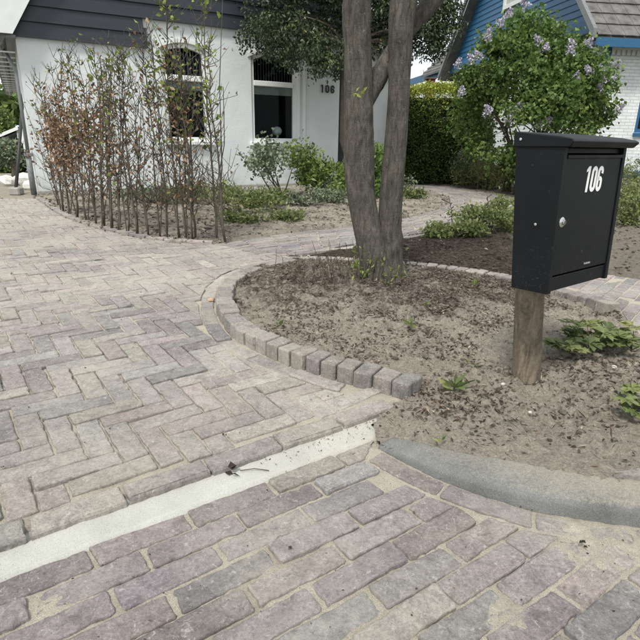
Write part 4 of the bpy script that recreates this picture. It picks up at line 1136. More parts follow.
# pole, shed, bags, far greenery at the left of the house
b0 = at(17, 195); pt0 = at_dist(23.5, 88, b0.y+1.0)
po = empty('leaning_pole', tuple(b0), 'thin dark pole in a small block leaning up to the house eave', 'pole')
MB().tube([b0+Vector((0, 0, .08)), b0.lerp(pt0, .5)+Vector((0, 0, .03)), pt0], 0.022, 8).build('pole', M_BLACKMET, po, smooth=True)
MB().box(-.07, .07, -.07, .07, 0, .1, .015, M=Matrix.Translation(b0)).build('base_block', M_CONC, po)
def shed():
    c = at_dist(6, 150, 13.0); x0 = c.x-1.9; 
    e = empty('garden_shed', (x0, 13, 0), 'small grey roofed shed with white fascia at the far left', 'shed')
    p1, p2 = at_dist(-40, 150, 13.0), at_dist(18, 126.5, 13.0)
    r_ = MB(); th = Vector((0, 0, -.1))
    r_.add([p1, p2, p2+Vector((0, 3, 0)), p1+Vector((0, 3, 0)), p1+th, p2+th, p2+Vector((0, 3, 0))+th, p1+Vector((0, 3, 0))+th], [(0, 1, 2, 3), (4, 7, 6, 5), (1, 5, 6, 2), (3, 2, 6, 7), (0, 3, 7, 4)]); r_.build('roof', M_ROOFGREY, e)
    d = Vector((0, -.03, .0)); r2 = MB(); r2.add([p1+d, p2+d, p2+d+Vector((0, 0, -.07)), p1+d+Vector((0, 0, -.07)), p1+d*.1, p2+d*.1, p2+d*.1+Vector((0, 0, -.07)), p1+d*.1+Vector((0, 0, -.07))], [(0, 3, 2, 1), (0, 1, 5, 4), (3, 7, 6, 2), (1, 2, 6, 5), (4, 5, 6, 7)]); r2.build('fascia', M_WHITE, e)
    p3 = at_dist(15.5, 133, 13.0)
    MB().box(p3.x, p3.x+.14, 13.05, 13.1, p3.z-.42, p3.z+.1).build('gable_panel', M_WHITE, e)
    w = MB(); w.box(p1.x, p2.x-.4, 15.2, 15.3, 0, p1.z-.1); w.box(p1.x, p1.x+.1, 13.1, 15.2, 0, p1.z-.1); w.build('wall', M_ROOFGREY, e)
shed()
for k, (q, r_, lab) in enumerate((((8, 186), .13, 'leftmost white sack on the gravel beside the leaning pole'), ((25, 185), .15, 'white sack between the leaning pole and the house corner'), ((31, 190), .11, 'small pale sack at the foot of the house corner'))):
    stone('sack', q, r_, M_BAG, lab, 'sack', 0.0, .75, 40+k)

# ================================================================ foliage builders
def fbm3(P, s, seed):
    return (fbm(P[:, 0]+P[:, 2]*.37, P[:, 1]-P[:, 2]*.61, s, seed, 3)+fbm(P[:, 2]+P[:, 0]*.21, P[:, 1]*.7+P[:, 2]*.3, s, seed+1, 3))/2
def clusters(centres, radii, ncl, per, sig, seed, shell=0.55, thr=0.40):
    """leaf points in clumps spread through a set of ellipsoids"""
    r = np.random.RandomState(seed); vol = np.array([np.prod(q) for q in radii]); pr = vol**0.75; pr = pr/pr.sum()
    k = r.choice(len(centres), ncl, p=pr); d = r.normal(size=(ncl, 3)); d /= np.linalg.norm(d, axis=1)[:, None]
    rad = (shell+(1-shell)*r.rand(ncl))[:, None]
    Cc = np.array([tuple(c) for c in centres])[k]+d*rad*np.array(radii)[k]
    m = fbm3(Cc, 2.6, seed) > thr; Cc = Cc[m]; d = d[m]
    P = np.repeat(Cc, per, 0)+r.normal(0, sig, (len(Cc)*per, 3))*np.array([1, 1, .8]); T = np.repeat(np.clip(r.normal(.5, .2, len(Cc)), 0, 1), per)
    return P, T, np.repeat(d, per, 0)
def limbs(mb, base, tips, r0, rng, n=6, wob=.06):
    for t in tips:
        t = Vector(t); a = Vector(base); m1 = a.lerp(t, .35)+Vector((rng.gauss(0, wob), rng.gauss(0, wob), abs(rng.gauss(0, wob)))); m2 = a.lerp(t, .7)+Vector((rng.gauss(0, wob), rng.gauss(0, wob), rng.gauss(0, wob)))
        mb.tube([a, m1, m2, t], [r0, r0*.7, r0*.4, r0*.12], n)

# ---- twin stem tree
tree = empty('twin_stem_tree', (TREE.x, TREE.y, 0), 'grey barked tree with two tall stems rising from the brick ringed bed', 'tree')
def px_stem(spec, n=26, extra=None):
    """spec: (px, py, Ydist, width px)"""
    P_, R_ = [], []
    for x, y, Y, w in spec:
        p = at_dist(x, y, Y); P_.append(p); R_.append(w/2*math.sqrt(Y*Y+(CAM_H-p.z)**2)*0.91/CAM_F)
    if extra: P_ += [Vector(e[0]) for e in extra]; R_ += [e[1] for e in extra]
    # smooth + densify (Catmull-Rom)
    Q, S = [], []
    for i in range(len(P_)-1):
        a, b, c, d = P_[max(0, i-1)], P_[i], P_[i+1], P_[min(len(P_)-1, i+2)]
        k = max(2, int((c-b).length/0.018))
        for j in range(k):
            t = j/k; Q.append(0.5*((2*b)+(c-a)*t+(2*a-5*b+4*c-d)*t*t+(3*b-a-3*c+d)*t**3)); S.append(R_[i]+(R_[i+1]-R_[i])*t)
    return Q+[P_[-1]], S+[R_[-1]]
def bark_tube(mb, Q, S, n=56, seed=1, ridge=0.06):
    base = len(mb.v); prev = None; V = []; F = []; r = np.random.RandomState(seed)
    z = np.array([q.z for q in Q]); tt = np.arange(n)/n*2*math.pi
    H = np.zeros((len(Q), n))
    for k in range(n):
        cx, cy = np.full(len(Q), math.cos(tt[k])*1.6+seed), np.full(len(Q), math.sin(tt[k])*1.6)
        H[:, k] = fbm(cx*3+z*1.1, cy*3+z*0.9+40, 1.0, seed, 4)-0.5
        H[:, k] += 0.45*(fbm(cx*8+z*1.4, cy*8-z*1.1+70, 1.0, seed+2, 3)-.5)
    knots = [(r.uniform(z.min(), z.max()), r.randint(n), r.uniform(.012, .03), r.uniform(.03, .06)) for _ in range(30)]
    for i, q in enumerate(Q):
        d = (Q[min(i+1, len(Q)-1)]-Q[max(i-1, 0)]).normalized()
        a = d.cross(Vector((.9, .3, .1))).normalized() if prev is None else (prev-d*prev.dot(d)).normalized(); prev = a; b = d.cross(a)
        for k in range(n):
            rr = S[i]*(1+ridge*2.2*H[i, k])
            for (kz, kk, kh, kw) in knots:
                da = min((k-kk) % n, (kk-k) % n)*2*math.pi/n*S[i]; dd = (da*da+(q.z-kz)**2)/(kw*.5)**2
                if dd < 6: rr += kh*.55*math.exp(-dd)-kh*.45*math.exp(-dd*5)
            V.append(q+a*math.cos(tt[k])*rr+b*math.sin(tt[k])*rr)
    for i in range(len(Q)-1):
        for k in range(n):
            k2 = (k+1) % n; F.append((i*n+k, i*n+k2, (i+1)*n+k2, (i+1)*n+k))
    F.append(tuple((len(Q)-1)*n+k for k in range(n))); mb.add(V, F)
tk = MB()
Q, S = px_stem([(380, 292, 2.99, 44), (378.5, 281, 2.99, 38), (375.5, 268, 2.99, 32), (371, 246, 2.99, 29.5), (365, 218, 3.0, 29), (360.5, 190, 3.0, 29.5), (359.5, 165, 3.0, 32), (358.5, 140, 3.0, 31), (358.5, 100, 3.0, 29), (358, 50, 3.0, 27), (357.5, 0, 3.0, 27)],
               extra=[((.22, 3.02, 1.95), .068), ((.20, 3.06, 2.5), .055), ((.14, 3.0, 3.1), .035)])
bark_tube(tk, Q, S, seed=3)
st1 = tk.build('trunk', M_TRUNK, tree, smooth=True); tk = MB()
Q, S = px_stem([(389, 292, 3.03, 38), (389.5, 280, 3.03, 32), (390, 265, 3.03, 28), (390.5, 245, 3.03, 26), (390, 220, 3.03, 25), (391.5, 190, 3.03, 25), (395, 150, 3.03, 23.5), (398, 110, 3.03, 22.5), (400.5, 60, 3.03, 22), (404, 0, 3.03, 26)],
               extra=[((.50, 3.05, 1.95), .065), ((.55, 3.1, 2.5), .05), ((.66, 3.05, 3.1), .032)])
bark_tube(tk, Q, S, seed=5); tk.build('trunk', M_TRUNK, tree, smooth=True, ); tk = MB()
Q, S = px_stem([(362, 112, 3.03, 13), (371, 92, 3.04, 17), (382, 70, 3.09, 17), (398, 44, 3.14, 16), (416, 20, 3.16, 16), (433, 0, 3.18, 17)], extra=[((.82, 3.25, 1.85), .045), ((1.1, 3.4, 2.5), .03)])
bark_tube(tk, Q, S, n=28, seed=8); tk.build('branch', M_TRUNK, tree, smooth=True)
# root flare and suckers
rt = MB()
for an, ln in ((-1.9, .12), (-1.2, .14), (-.4, .13), (2.9, .12), (-2.6, .11), (.8, .13)):
    o = Vector((TREE.x+.02, TREE.y+.02, 0)); e = o+Vector((math.cos(an)*ln, math.sin(an)*ln, 0.03)); rt.tube([o+Vector((math.cos(an)*.03, math.sin(an)*.03, .16)), o.lerp(e, .55)+Vector((0, 0, .075)), e, e+Vector((math.cos(an)*.05, math.sin(an)*.05, -.04))], [.042, .034, .02, .01], 10, lump=.12, rng=rnd)
rt.build('root', M_TRUNK, tree, smooth=True)
sh = MB(); LP = []
for k in range(46):
    px = rnd.choice([rnd.uniform(352, 378), rnd.uniform(378, 402), rnd.uniform(345, 372)]); b = at(px, rnd.uniform(268, 292), .02); h = rnd.uniform(.06, .2)
    t = b+Vector((rnd.gauss(0, .03), rnd.gauss(0, .02), h)); sh.tube([b, b.lerp(t, .5)+Vector((rnd.gauss(0, .01), 0, 0)), t], [.003, .0025, .0015], 5)
    for j in range(rnd.randint(1, 6)): LP.append(b.lerp(t, rnd.uniform(.3, 1.05)))
sh.build('shoots', M_SAPBARK, tree, kind='stuff'); leaves('shoot_leaves', LP, M_FRESH, tree, .03, .45, None, (0, 0, .5), seed=2)
ys = at_dist(358, 93, 2.83); leaves('leaf_sprig', [ys+Vector((.012, 0, -.006)), ys+Vector((-.01, 0, .006))]+[ys+Vector((rnd.gauss(0, .006), rnd.gauss(0, .004), rnd.gauss(0, .004))) for _ in range(3)]+[ys+Vector((-.02, 0, 0)), ys+Vector((.025, 0, .01))], M_FRESH, tree, .036, .42, .98, (0, -.4, -.2), seed=6, label='small yellow green leaf sprig on the left stem')

# dry stalks left of the tree
ds = MB()
for k in range(60):
    b = at(rnd.gauss(325, 22), rnd.uniform(262, 288), .02); t = b+Vector((rnd.gauss(0, .03), rnd.gauss(0, .02), rnd.uniform(.05, .17))); ds.tube([b, b.lerp(t, .6)+Vector((.006, 0, 0)), t], [.002, .0018, .001], 4)
setp(ds.build('dry_stalks', M_DBARK, kind='stuff'), 'dry brown stalks standing in the soil left of the tree', 'plant')

# ---- evergreen behind
ev = empty('evergreen_tree', tuple(HU(4.35, -1.1, 0)), 'dark glossy evergreen tree whose low crown hangs before the house front', 'tree')
eb = HU(4.35, -1.1, 0); em = MB()
YE = eb.y
etop = at_dist(345, 40, YE)
em.tube([eb, at_dist(343.5, 140, YE), at_dist(344.5, 90, YE), at_dist(346, 40, YE), at_dist(352, -10, YE)], [.08, .062, .06, .055, .035], 10, lump=.06, rng=rnd)
cen = []; rad = []
for (x, y, dy, r_) in ((262, 28, -.3, .26), (285, 42, 0, .33), (300, 15, -.2, .42), (322, 48, -.3, .33), (335, 20, .3, .45), (352, 55, .2, .30), (270, 5, .1, .38), (300, -25, 0, .5), (340, -30, 0, .6), (375, 10, .1, .5), (400, 30, -.1, .42), (425, 40, .1, .33), (440, 22, 0, .28), (418, 8, 0, .42), (395, -30, 0, .55), (375, 50, .3, .25), (248, 40, -.2, .14), (447, 4, 0, .25), (330, -75, 0, .6), (370, -70, 0, .6), (437, 45, .1, .2), (262, 52, -.2, .2), (290, 58, -.2, .22), (318, 62, -.3, .2), (335, 66, 0, .16), (445, 30, .1, .25)):
    c = at_dist(x, y, YE+dy*1.2); cen.append(c); rad.append((r_, r_*1.1, r_*.85))
for c in cen: limbs(em, at_dist(346, 45 if c.z < 2.6 else 0, YE), [c], .028, rnd, 6)
em.build('trunk', M_DBARK, ev, smooth=True)
P_, T_, D_ = clusters(cen, rad, 3000, 18, .055, 21, .35); leaves('crown', P_, M_EVER, ev, .05, .5, T_, D_*.7, seed=21, droop=.3)

# ---- clipped hedge
hx0, hx1 = at_dist(392, 150, 9.9).x, at_dist(494, 150, 9.9).x
hd = empty('clipped_hedge', ((hx0+hx1)/2, 10.4, 0), 'dark green clipped hedge with yellow green new growth along its top', 'hedge')
cr_ = MB(); n = 16
def hedge_pts(n, seed, shrink=0.0):
    r = np.random.RandomState(seed); u = r.uniform(-1, 1, n); w = r.uniform(-1, 1, n); h = r.rand(n); face = r.rand(n)
    sx = (hx1-hx0)/2; cx = (hx0+hx1)/2; top = 1.66
    X = np.empty(n); Y = np.empty(n); Z = np.empty(n)
    for i in range(n):
        f = face[i]
        if f < .55: x, y, zz = u[i], -1, h[i]
        elif f < .8: x, y, zz = u[i], w[i], 1
        elif f < .9: x, y, zz = -1, w[i], h[i]
        else: x, y, zz = 1, w[i], h[i]
        # rounded
        k = 1-0.10*max(0, abs(x)-.8)/.2; zz2 = zz*(1-.10*abs(x)**3)
        X[i] = cx+x*sx*(1-.06*zz); Y[i] = 10.45+y*.6*(1-.15*zz**3); Z[i] = .05+zz2*(top-.05)
    b = (fbm(X+Y, Z-Y, 3, seed, 3)-.5)
    return np.stack([X+b*.12, Y+b*.25*np.sign(Y-10.45)*1, Z+b*.14], 1), Z/top
P_, Zr = hedge_pts(30000, 5); r = np.random.RandomState(3)
P_ += r.normal(0, .03, P_.shape)
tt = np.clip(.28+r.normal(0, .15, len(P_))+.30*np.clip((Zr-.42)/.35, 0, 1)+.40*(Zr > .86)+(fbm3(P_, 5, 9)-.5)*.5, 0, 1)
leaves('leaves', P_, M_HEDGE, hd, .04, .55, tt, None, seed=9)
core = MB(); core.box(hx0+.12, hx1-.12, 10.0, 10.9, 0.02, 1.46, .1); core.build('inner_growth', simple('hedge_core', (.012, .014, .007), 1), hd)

# ---- lilac
YL = 8.4
lb = at_dist(533, 200, YL); lb = Vector((lb.x, lb.y, 0))
lil = empty('lilac_bush', tuple(lb), 'tall leafy lilac bush with pale purple blooms behind the letterbox', 'bush')
cen = []; rad = []
for (x, y, dy, r_) in ((535, 60, -.2, .62), (500, 80, 0, .52), (570, 85, 0, .55), (480, 110, .2, .42), (590, 105, .1, .36), (530, 115, -.4, .6), (525, 35, .1, .36), (545, 40, 0, .38), (470, 75, .1, .2), (500, 50, 0, .30), (578, 60, 0, .3), (600, 85, 0, .2), (520, 150, -.1, .5), (570, 140, -.1, .42), (480, 140, .3, .32), (462, 84, .1, .13), (550, 95, -.6, .4), (603, 70, .1, .12), (606, 115, 0, .14)):
    c = at_dist(x, y, YL+dy); cen.append(c); rad.append((r_, r_*1.1, r_*.9))
lm = MB()
for k in range(9):
    c = cen[k*2 % len(cen)]; b = lb+Vector((rnd.gauss(0, .12), rnd.gauss(0, .1), 0)); m_ = b.lerp(c, .45)+Vector((rnd.gauss(0, .08), 0, .15)); lm.tube([b, m_, c], [.03, .02, .006], 7)
    limbs(lm, m_, [cen[rnd.randrange(len(cen))] for _ in range(3)], .012, rnd, 5)
lm.build('stems', M_DBARK, lil, smooth=True)
P_, T_, D_ = clusters(cen, [(a*1.16, b*1.16, c*1.16) for a, b, c in rad], 4200, 10, .05, 41, .12, .44); leaves('crown', P_, M_LILAC, lil, .06, .7, T_, D_*.4, seed=41, droop=.4)
for k, (x, y) in enumerate(((456, 64), (480, 54), (474, 58), (572, 43), (587, 41), (570, 50), (527, 4), (614, 62), (606, 68), (604, 80), (612, 78), (600, 87), (616, 109), (490, 108), (486, 112), (518, 106), (507, 118), (537, 124), (545, 119), (486, 37), (509, 13), (540, 40), (550, 96), (545, 47), (590, 70), (462, 92), (499, 20), (575, 76))):
    c = at_dist(x, y+4, YL-(.75 if 470 < x < 595 else .25)); mb = []; ax = Vector((rnd.gauss(0, .45), rnd.gauss(0, .3), .75)).normalized(); ln = rnd.uniform(.09, .16)
    for j in range(110):
        t = rnd.random(); rr = (1-t)*.055+.01; an = rnd.uniform(0, 6.28); s_ = ax.cross(Vector((.3, .9, .1))).normalized(); s2 = ax.cross(s_); mb.append(c+ax*ln*t+(s_*math.cos(an)+s2*math.sin(an))*rr*rnd.uniform(.6, 1))
    leaves('bloom', mb, M_BLOOM, lil, .024, .9, None, None, seed=60+k)

# ---- planting helpers
def bush(name, base, w, h, nleaf, mat, size, label, cat, seed, wid=.55, stems=7, group=None, stemmat=None, lo=.15, tint=None, per=6, sig=.03, wd=None):
    e = empty(name, tuple(base), label, cat, group); rg = random.Random(seed); b = Vector(base)
    cs = [b+Vector((rg.uniform(-.5, .5)*w, rg.uniform(-.4, .4)*(wd or w), h*rg.uniform(lo+.15, .8))) for _ in range(7)]
    mb = MB()
    for k in range(stems):
        c = cs[k % 7]; mb.tube([b+Vector((rg.gauss(0, w*.08), rg.gauss(0, w*.06), 0)), b.lerp(c, .5)+Vector((rg.gauss(0, w*.05), 0, h*.05)), c], [.006+h*.006, .004+h*.004, .002], 5)
    mb.build('stems', stemmat or M_SAPBARK, e)
    rd = [(w*rg.uniform(.18, .3), w*.25, h*rg.uniform(.15, .3)) for _ in cs]
    P_, T_, D_ = clusters(cs, rd, max(8, int(nleaf*1.7)//per), per, sig, seed, .2)
    P_[:, 2] = np.maximum(P_[:, 2], .01)
    leaves('leaves', P_, mat, e, size, wid, T_ if tint is None else T_*0+tint, D_*.6+np.array([0, 0, .25]), seed=seed); return e
def rosette(name, px, n, ln, mat, label, cat, seed, wid=.3, z=.02, group=None, lift=.7):
    b = at(*px, z); e = empty(name, tuple(b), label, cat, group); r = np.random.RandomState(seed)
    an = r.uniform(0, 6.28, n); D = np.stack([np.cos(an), np.sin(an), r.uniform(.3, 1, n)*lift*1.6], 1); leaves('leaves', np.tile(np.array(b), (n, 1))+r.normal(0, .004, (n, 3)), mat, e, ln, wid, None, D*3, .3, seed=seed); return e
def palm_plant(name, px, w, h, n, label, cat, seed, z=.02, mat=None, size=.045):
    """leafy weed: stalks ending in lobed leaves (several leaflets in a fan)"""
    b = at(*px, z); e = empty(name, tuple(b), label, cat); rg = random.Random(seed); st = MB(); P_, D_ = [], []
    for k in range(n):
        t = b+Vector((rg.uniform(-.5, .5)*w, rg.uniform(-.4, .4)*w, h*rg.uniform(.3, 1))); st.tube([b, b.lerp(t, .5)+Vector((0, 0, h*.2)), t], [.0022, .0018, .0012], 4)
        th = rg.uniform(0, 6.28); nx, ny = rg.gauss(0, .25), rg.gauss(0, .25)-.15
        for j in range(9):
            a_ = th+(j-4)*.55; P_.append(t); D_.append((math.cos(a_), math.sin(a_), -(nx*math.cos(a_)+ny*math.sin(a_)))); P_.append(t+Vector((math.cos(a_), math.sin(a_), 0))*size*.35); D_.append(D_[-1])
    st.build('stems', M_WEED, e)
    r = np.random.RandomState(seed); o = flat_fan('leaves', np.array(P_), np.array(D_), mat or M_WEED, size, e, r); return e
def flat_fan(name, P, D, mat, size, parent, r):
    D = D/np.linalg.norm(D, axis=1)[:, None]; N = len(P); s = np.cross(D, np.array([0, 0, 1.])); s /= np.linalg.norm(s, axis=1)[:, None]; L = (size*r.uniform(.6, 1.1, N))[:, None]
    V = np.stack([P, P+D*L*.6+s*L*.28, P+D*L, P+D*L*.6-s*L*.28], 1); V[:, 1, 2] += r.uniform(-.1, .25, N)*size; V[:, 3, 2] += r.uniform(-.1, .25, N)*size
    V = V.reshape(-1, 3).astype(np.float32); b = np.arange(N)*4; F = np.stack([b, b+1, b+2, b, b+2, b+3], 1).reshape(-1, 3)
    me = bpy.data.meshes.new(name); me.from_pydata(V.tolist(), [], F.tolist()); me.materials.append(mat); a = me.attributes.new('tint', 'FLOAT', 'POINT')
    t = np.repeat(np.clip(np.repeat(r.normal(.6, .2, N//18+1), 18)[:N]+r.normal(0, .06, N), 0, 1), 4); a.data.foreach_set('value', t.astype(np.float32)); return link(name, me, None, parent)

# bed before the house
def gpt(x, y): p = at(x, y, 0); return (p.x, p.y, 0)
bush('rose_bush', gpt(279, 198), .72, .80, 700, M_GREYLEAF, .05, 'grey green rose like bush on a pale crooked stem under the right house window', 'bush', 71, lo=.40, stems=7, wid=.75, per=5, sig=.075)
bush('green_shrub', gpt(325, 197), .80, .64, 2600, M_LILAC, .06, 'dense bright green shrub at the house corner left of the twin stem tree', 'shrub', 72, wid=.5, tint=.8, stems=22, sig=.06, lo=-.05)
bush('green_shrub', gpt(372, 197), .60, .80, 1800, M_LILAC, .06, 'bright green shrub showing between and behind the two tree stems', 'shrub', 73, wid=.5, tint=.65, stems=14, sig=.06, lo=-.05)
for k, (x, y, w, h, lab, mt) in enumerate(((233, 212, .8, .26, 'low green weeds behind the right end of the sapling row', M_WEED), (255, 208, .6, .22, 'low green weeds in front of the rose like bush', M_WEED), (305, 207, .4, .22, 'pale green clump of flowers below the bright shrub', M_GREYLEAF),
        (333, 204, .4, .2, 'pale green clump between the bright shrub and the garden path', M_GREYLEAF), (208, 205, .8, .3, 'tall green weeds against the wall behind the saplings', M_WEED), (180, 203, .8, .25, 'green weeds low behind the middle of the sapling row', M_WEED),
        (402, 197, .32, .3, 'pale green and pink flowering clump right of the tree stems', M_GREYLEAF), (415, 200, .3, .16, 'low green tuft on the rounded tip of the front bed', M_WEED), (150, 204, .7, .2, 'dull green weeds under the left window', M_GREYLEAF), (245, 223, .35, .09, 'flat green tuft near the path edge in the front bed', M_WEED), (283, 221, .35, .08, 'flat green tuft in bare soil in the middle of the front bed', M_WEED))):
    bush('weed_clump', gpt(x, y), w, h, int(900*w), mt, .04, lab, 'plant', 80+k, stems=8, lo=.05, sig=.035, wd=w*.5)
for k, (x, y, lab) in enumerate(((291, 199, 'purple flower tuft right of the rose like bush stem'), (305, 196, 'small purple flower tuft beside the bright green shrub'), (607, 214, 'magenta flower among green weeds right of the letterbox'))):
    b = Vector(gpt(x, y+6)); e = empty('flower_tuft', tuple(b), lab, 'flower'); st = MB(); PP = []
    for j in range(7):
        t = b+Vector((rnd.gauss(0, .05), rnd.gauss(0, .04), rnd.uniform(.07, .13))); st.tube([b, t], [.003, .002], 4); PP += [t]*6
    st.build('stems', M_WEED, e); leaves('petals', PP, M_PFLOWER, e, .03 if k < 2 else .02, .6, None, None, seed=k+4)
# border behind the path
for k, (x, y, w, h, mt, sz, wd, lab) in enumerate(((463, 186, .6, .75, M_GREYLEAF, .05, .3, 'silvery grey green bush where the hedge meets the lilac'), (492, 189, .7, .62, M_STRAW, .09, .12, 'tall reddish green grassy clump in front of the lilac'), (508, 192, .6, .6, M_STRAW, .09, .12, 'grassy brown green clump half hidden by the letterbox'), (478, 188, .6, .5, M_WEED, .08, .15, 'upright green grassy clump at the hedge foot beside the path'),
      (545, 195, 1.0, .6, M_WEED, .06, .3, 'green undergrowth below the lilac behind the letterbox'), (600, 190, 1.0, .55, M_WEED, .06, .3, 'green undergrowth right of the lilac'), (632, 183, .8, .5, M_WEED, .06, .3, 'leafy green clump before the white brick wall at the right edge'), (660, 190, 1.0, .5, M_WEED, .06, .3, 'leafy green undergrowth past the right edge'))):
    bush('border_plant', gpt(x, y), w, h, int(1700*w), mt, sz, lab, 'plant', 110+k, stems=26, wid=wd, lo=.0, sig=.05)
wf = [at_dist(x, y, 8.6) for x, y in ((490, 152), (499, 151), (505, 153), (512, 150), (494, 158), (481, 157), (508, 146))]
e = empty('white_flowers', tuple(Vector((wf[0].x, wf[0].y, 0))), 'white flower heads above the grassy clump beside the letterbox', 'flower')
st = MB(); PP = []
for p in wf:
    st.tube([Vector((p.x, p.y+.02, 0)), p], [.004, .003], 4)
    for j in range(14): PP.append(p+Vector((rnd.gauss(0, .03), rnd.gauss(0, .03), rnd.gauss(0, .015))))
st.build('stems', M_WEED, e); leaves('petals', PP, M_WFLOWER, e, .03, .7, None, None, seed=77)
for k, (x, y, w, h, lab) in enumerate(((490, 232, .62, .25, 'leafy green weeds at the path edge left of the letterbox'), (510, 226, .45, .30, 'taller green weeds just behind the letterbox edge'), (455, 236, .35, .10, 'low light green weeds at the tip of the path edging'), (437, 237, .18, .08, 'small light green tuft on the dark soil by the path'), (628, 225, .5, .32, 'green weeds on the soil right of the letterbox'), (645, 215, .6, .4, 'bushy green weeds at the right edge above the paved patch'), (618, 205, .4, .3, 'low green weeds behind the letterbox right side'))):
    bush('leafy_weed', gpt(x, y), w, h, int(1500*w), M_WEED, .038, lab, 'plant', 130+k, stems=12, lo=.0, sig=.03, wd=w*.6, tint=.62)
for k, (x, y) in enumerate(((452, 222), (486, 214))):   # bare stalks above the weeds
    b = Vector(gpt(x, y+12)); t = b+Vector((.03*k-.05, 0, .30)); mb = MB(); mb.tube([b, b.lerp(t, .6)+Vector((.01, 0, 0)), t], [.004, .003, .002], 5)
    for j in range(5): q = b.lerp(t, .5+.1*j); mb.tube([q, q+Vector((rnd.gauss(0, .03), 0, .03))], [.003, .006], 5)
    setp(mb.build('seed_stalk', M_DBARK), ['dry seed stalk at the left of the leafy weeds by the path', 'dry seed stalk nearest the letterbox above the leafy weeds'][k], 'plant')
# near plants
palm_plant('leafy_weed', (590, 352), .30, .09, 17, 'lobed light green weed sprawling right of the letterbox post', 'plant', 7)
palm_plant('leafy_weed', (632, 350), .24, .10, 12, 'lobed green weed at the right edge below the end brick', 'plant', 8)
palm_plant('leafy_weed', (638, 408), .16, .06, 11, 'bright green lobed weed low at the right edge of the sand', 'plant', 9, size=.035)
palm_plant('leafy_weed', (566, 340), .10, .05, 5, 'smallest lobed weed, nearest the letterbox post', 'plant', 10, size=.035)
rosette('seedling', (455, 388), 13, .06, M_WEED, 'green narrow leaved seedling in sand right of the brick ring end', 'plant', 3)
rosette('seedling', (474, 366), 5, .05, M_WEED, 'sparse seedling behind the narrow leaved one near the ring end', 'plant', 4)
rosette('seedling', (410, 326), 9, .045, M_WEED, 'dull green seedling in the middle of the tree bed', 'plant', 5)
rosette('seedling', (277, 326), 5, .03, M_WEED, 'tiny green seedling just inside the front of the brick ring', 'plant', 6)
rosette('seedling', (425, 306), 6, .035, M_FRESH, 'yellowish seedling right of the twin stem tree', 'plant', 7)
rosette('seedling', (474, 286), 5, .05, M_FRESH, 'upright yellow green seedling beside the ring left of the letterbox', 'plant', 8, lift=2)
rosette('seedling', (440, 441), 7, .02, M_WEED, 'flat green leaf scraps behind the left end of the kerb', 'plant', 9)

# ================================================================ bare hedge saplings
spec = [  # base px, top px, brown leaf amount, green amount
 ((58, 207), (38, 88), 80, 16), ((64, 212), (40, 72), 150, 10), ((70, 216), (52, 62), 190, 10), ((77, 219), (60, 52), 190, 16), ((86, 222), (66, 46), 150, 16), ((97, 226), (80, 55), 130, 24),
 ((104, 228), (95, 48), 90, 40), ((112, 230), (107, 30), 60, 16), ((120, 232), (105, 58), 50, 40), ((128, 234), (118, 42), 40, 20), ((137, 236), (118, 45), 26, 12), ((148, 236), (128, 62), 24, 6),
 ((160, 238), (142, 26), 36, 8), ((168, 238), (152, 40), 60, 30), ((178, 239), (163, -30), 40, 70), ((186, 240), (170, 52), 50, 26), ((192, 241), (180, 30), 34, 36), ((196, 240), (183, 60), 20, 10), ((217, 239), (200, -30), 4, 60), ((225, 243), (208, 42), 6, 30)]
ordn = ['first', 'second', 'third', 'fourth', 'fifth', 'sixth', 'seventh', 'eighth', 'ninth', 'tenth', 'eleventh', 'twelfth', 'thirteenth', 'fourteenth', 'fifteenth', 'sixteenth', 'seventeenth', 'eighteenth', 'nineteenth', 'twentieth']
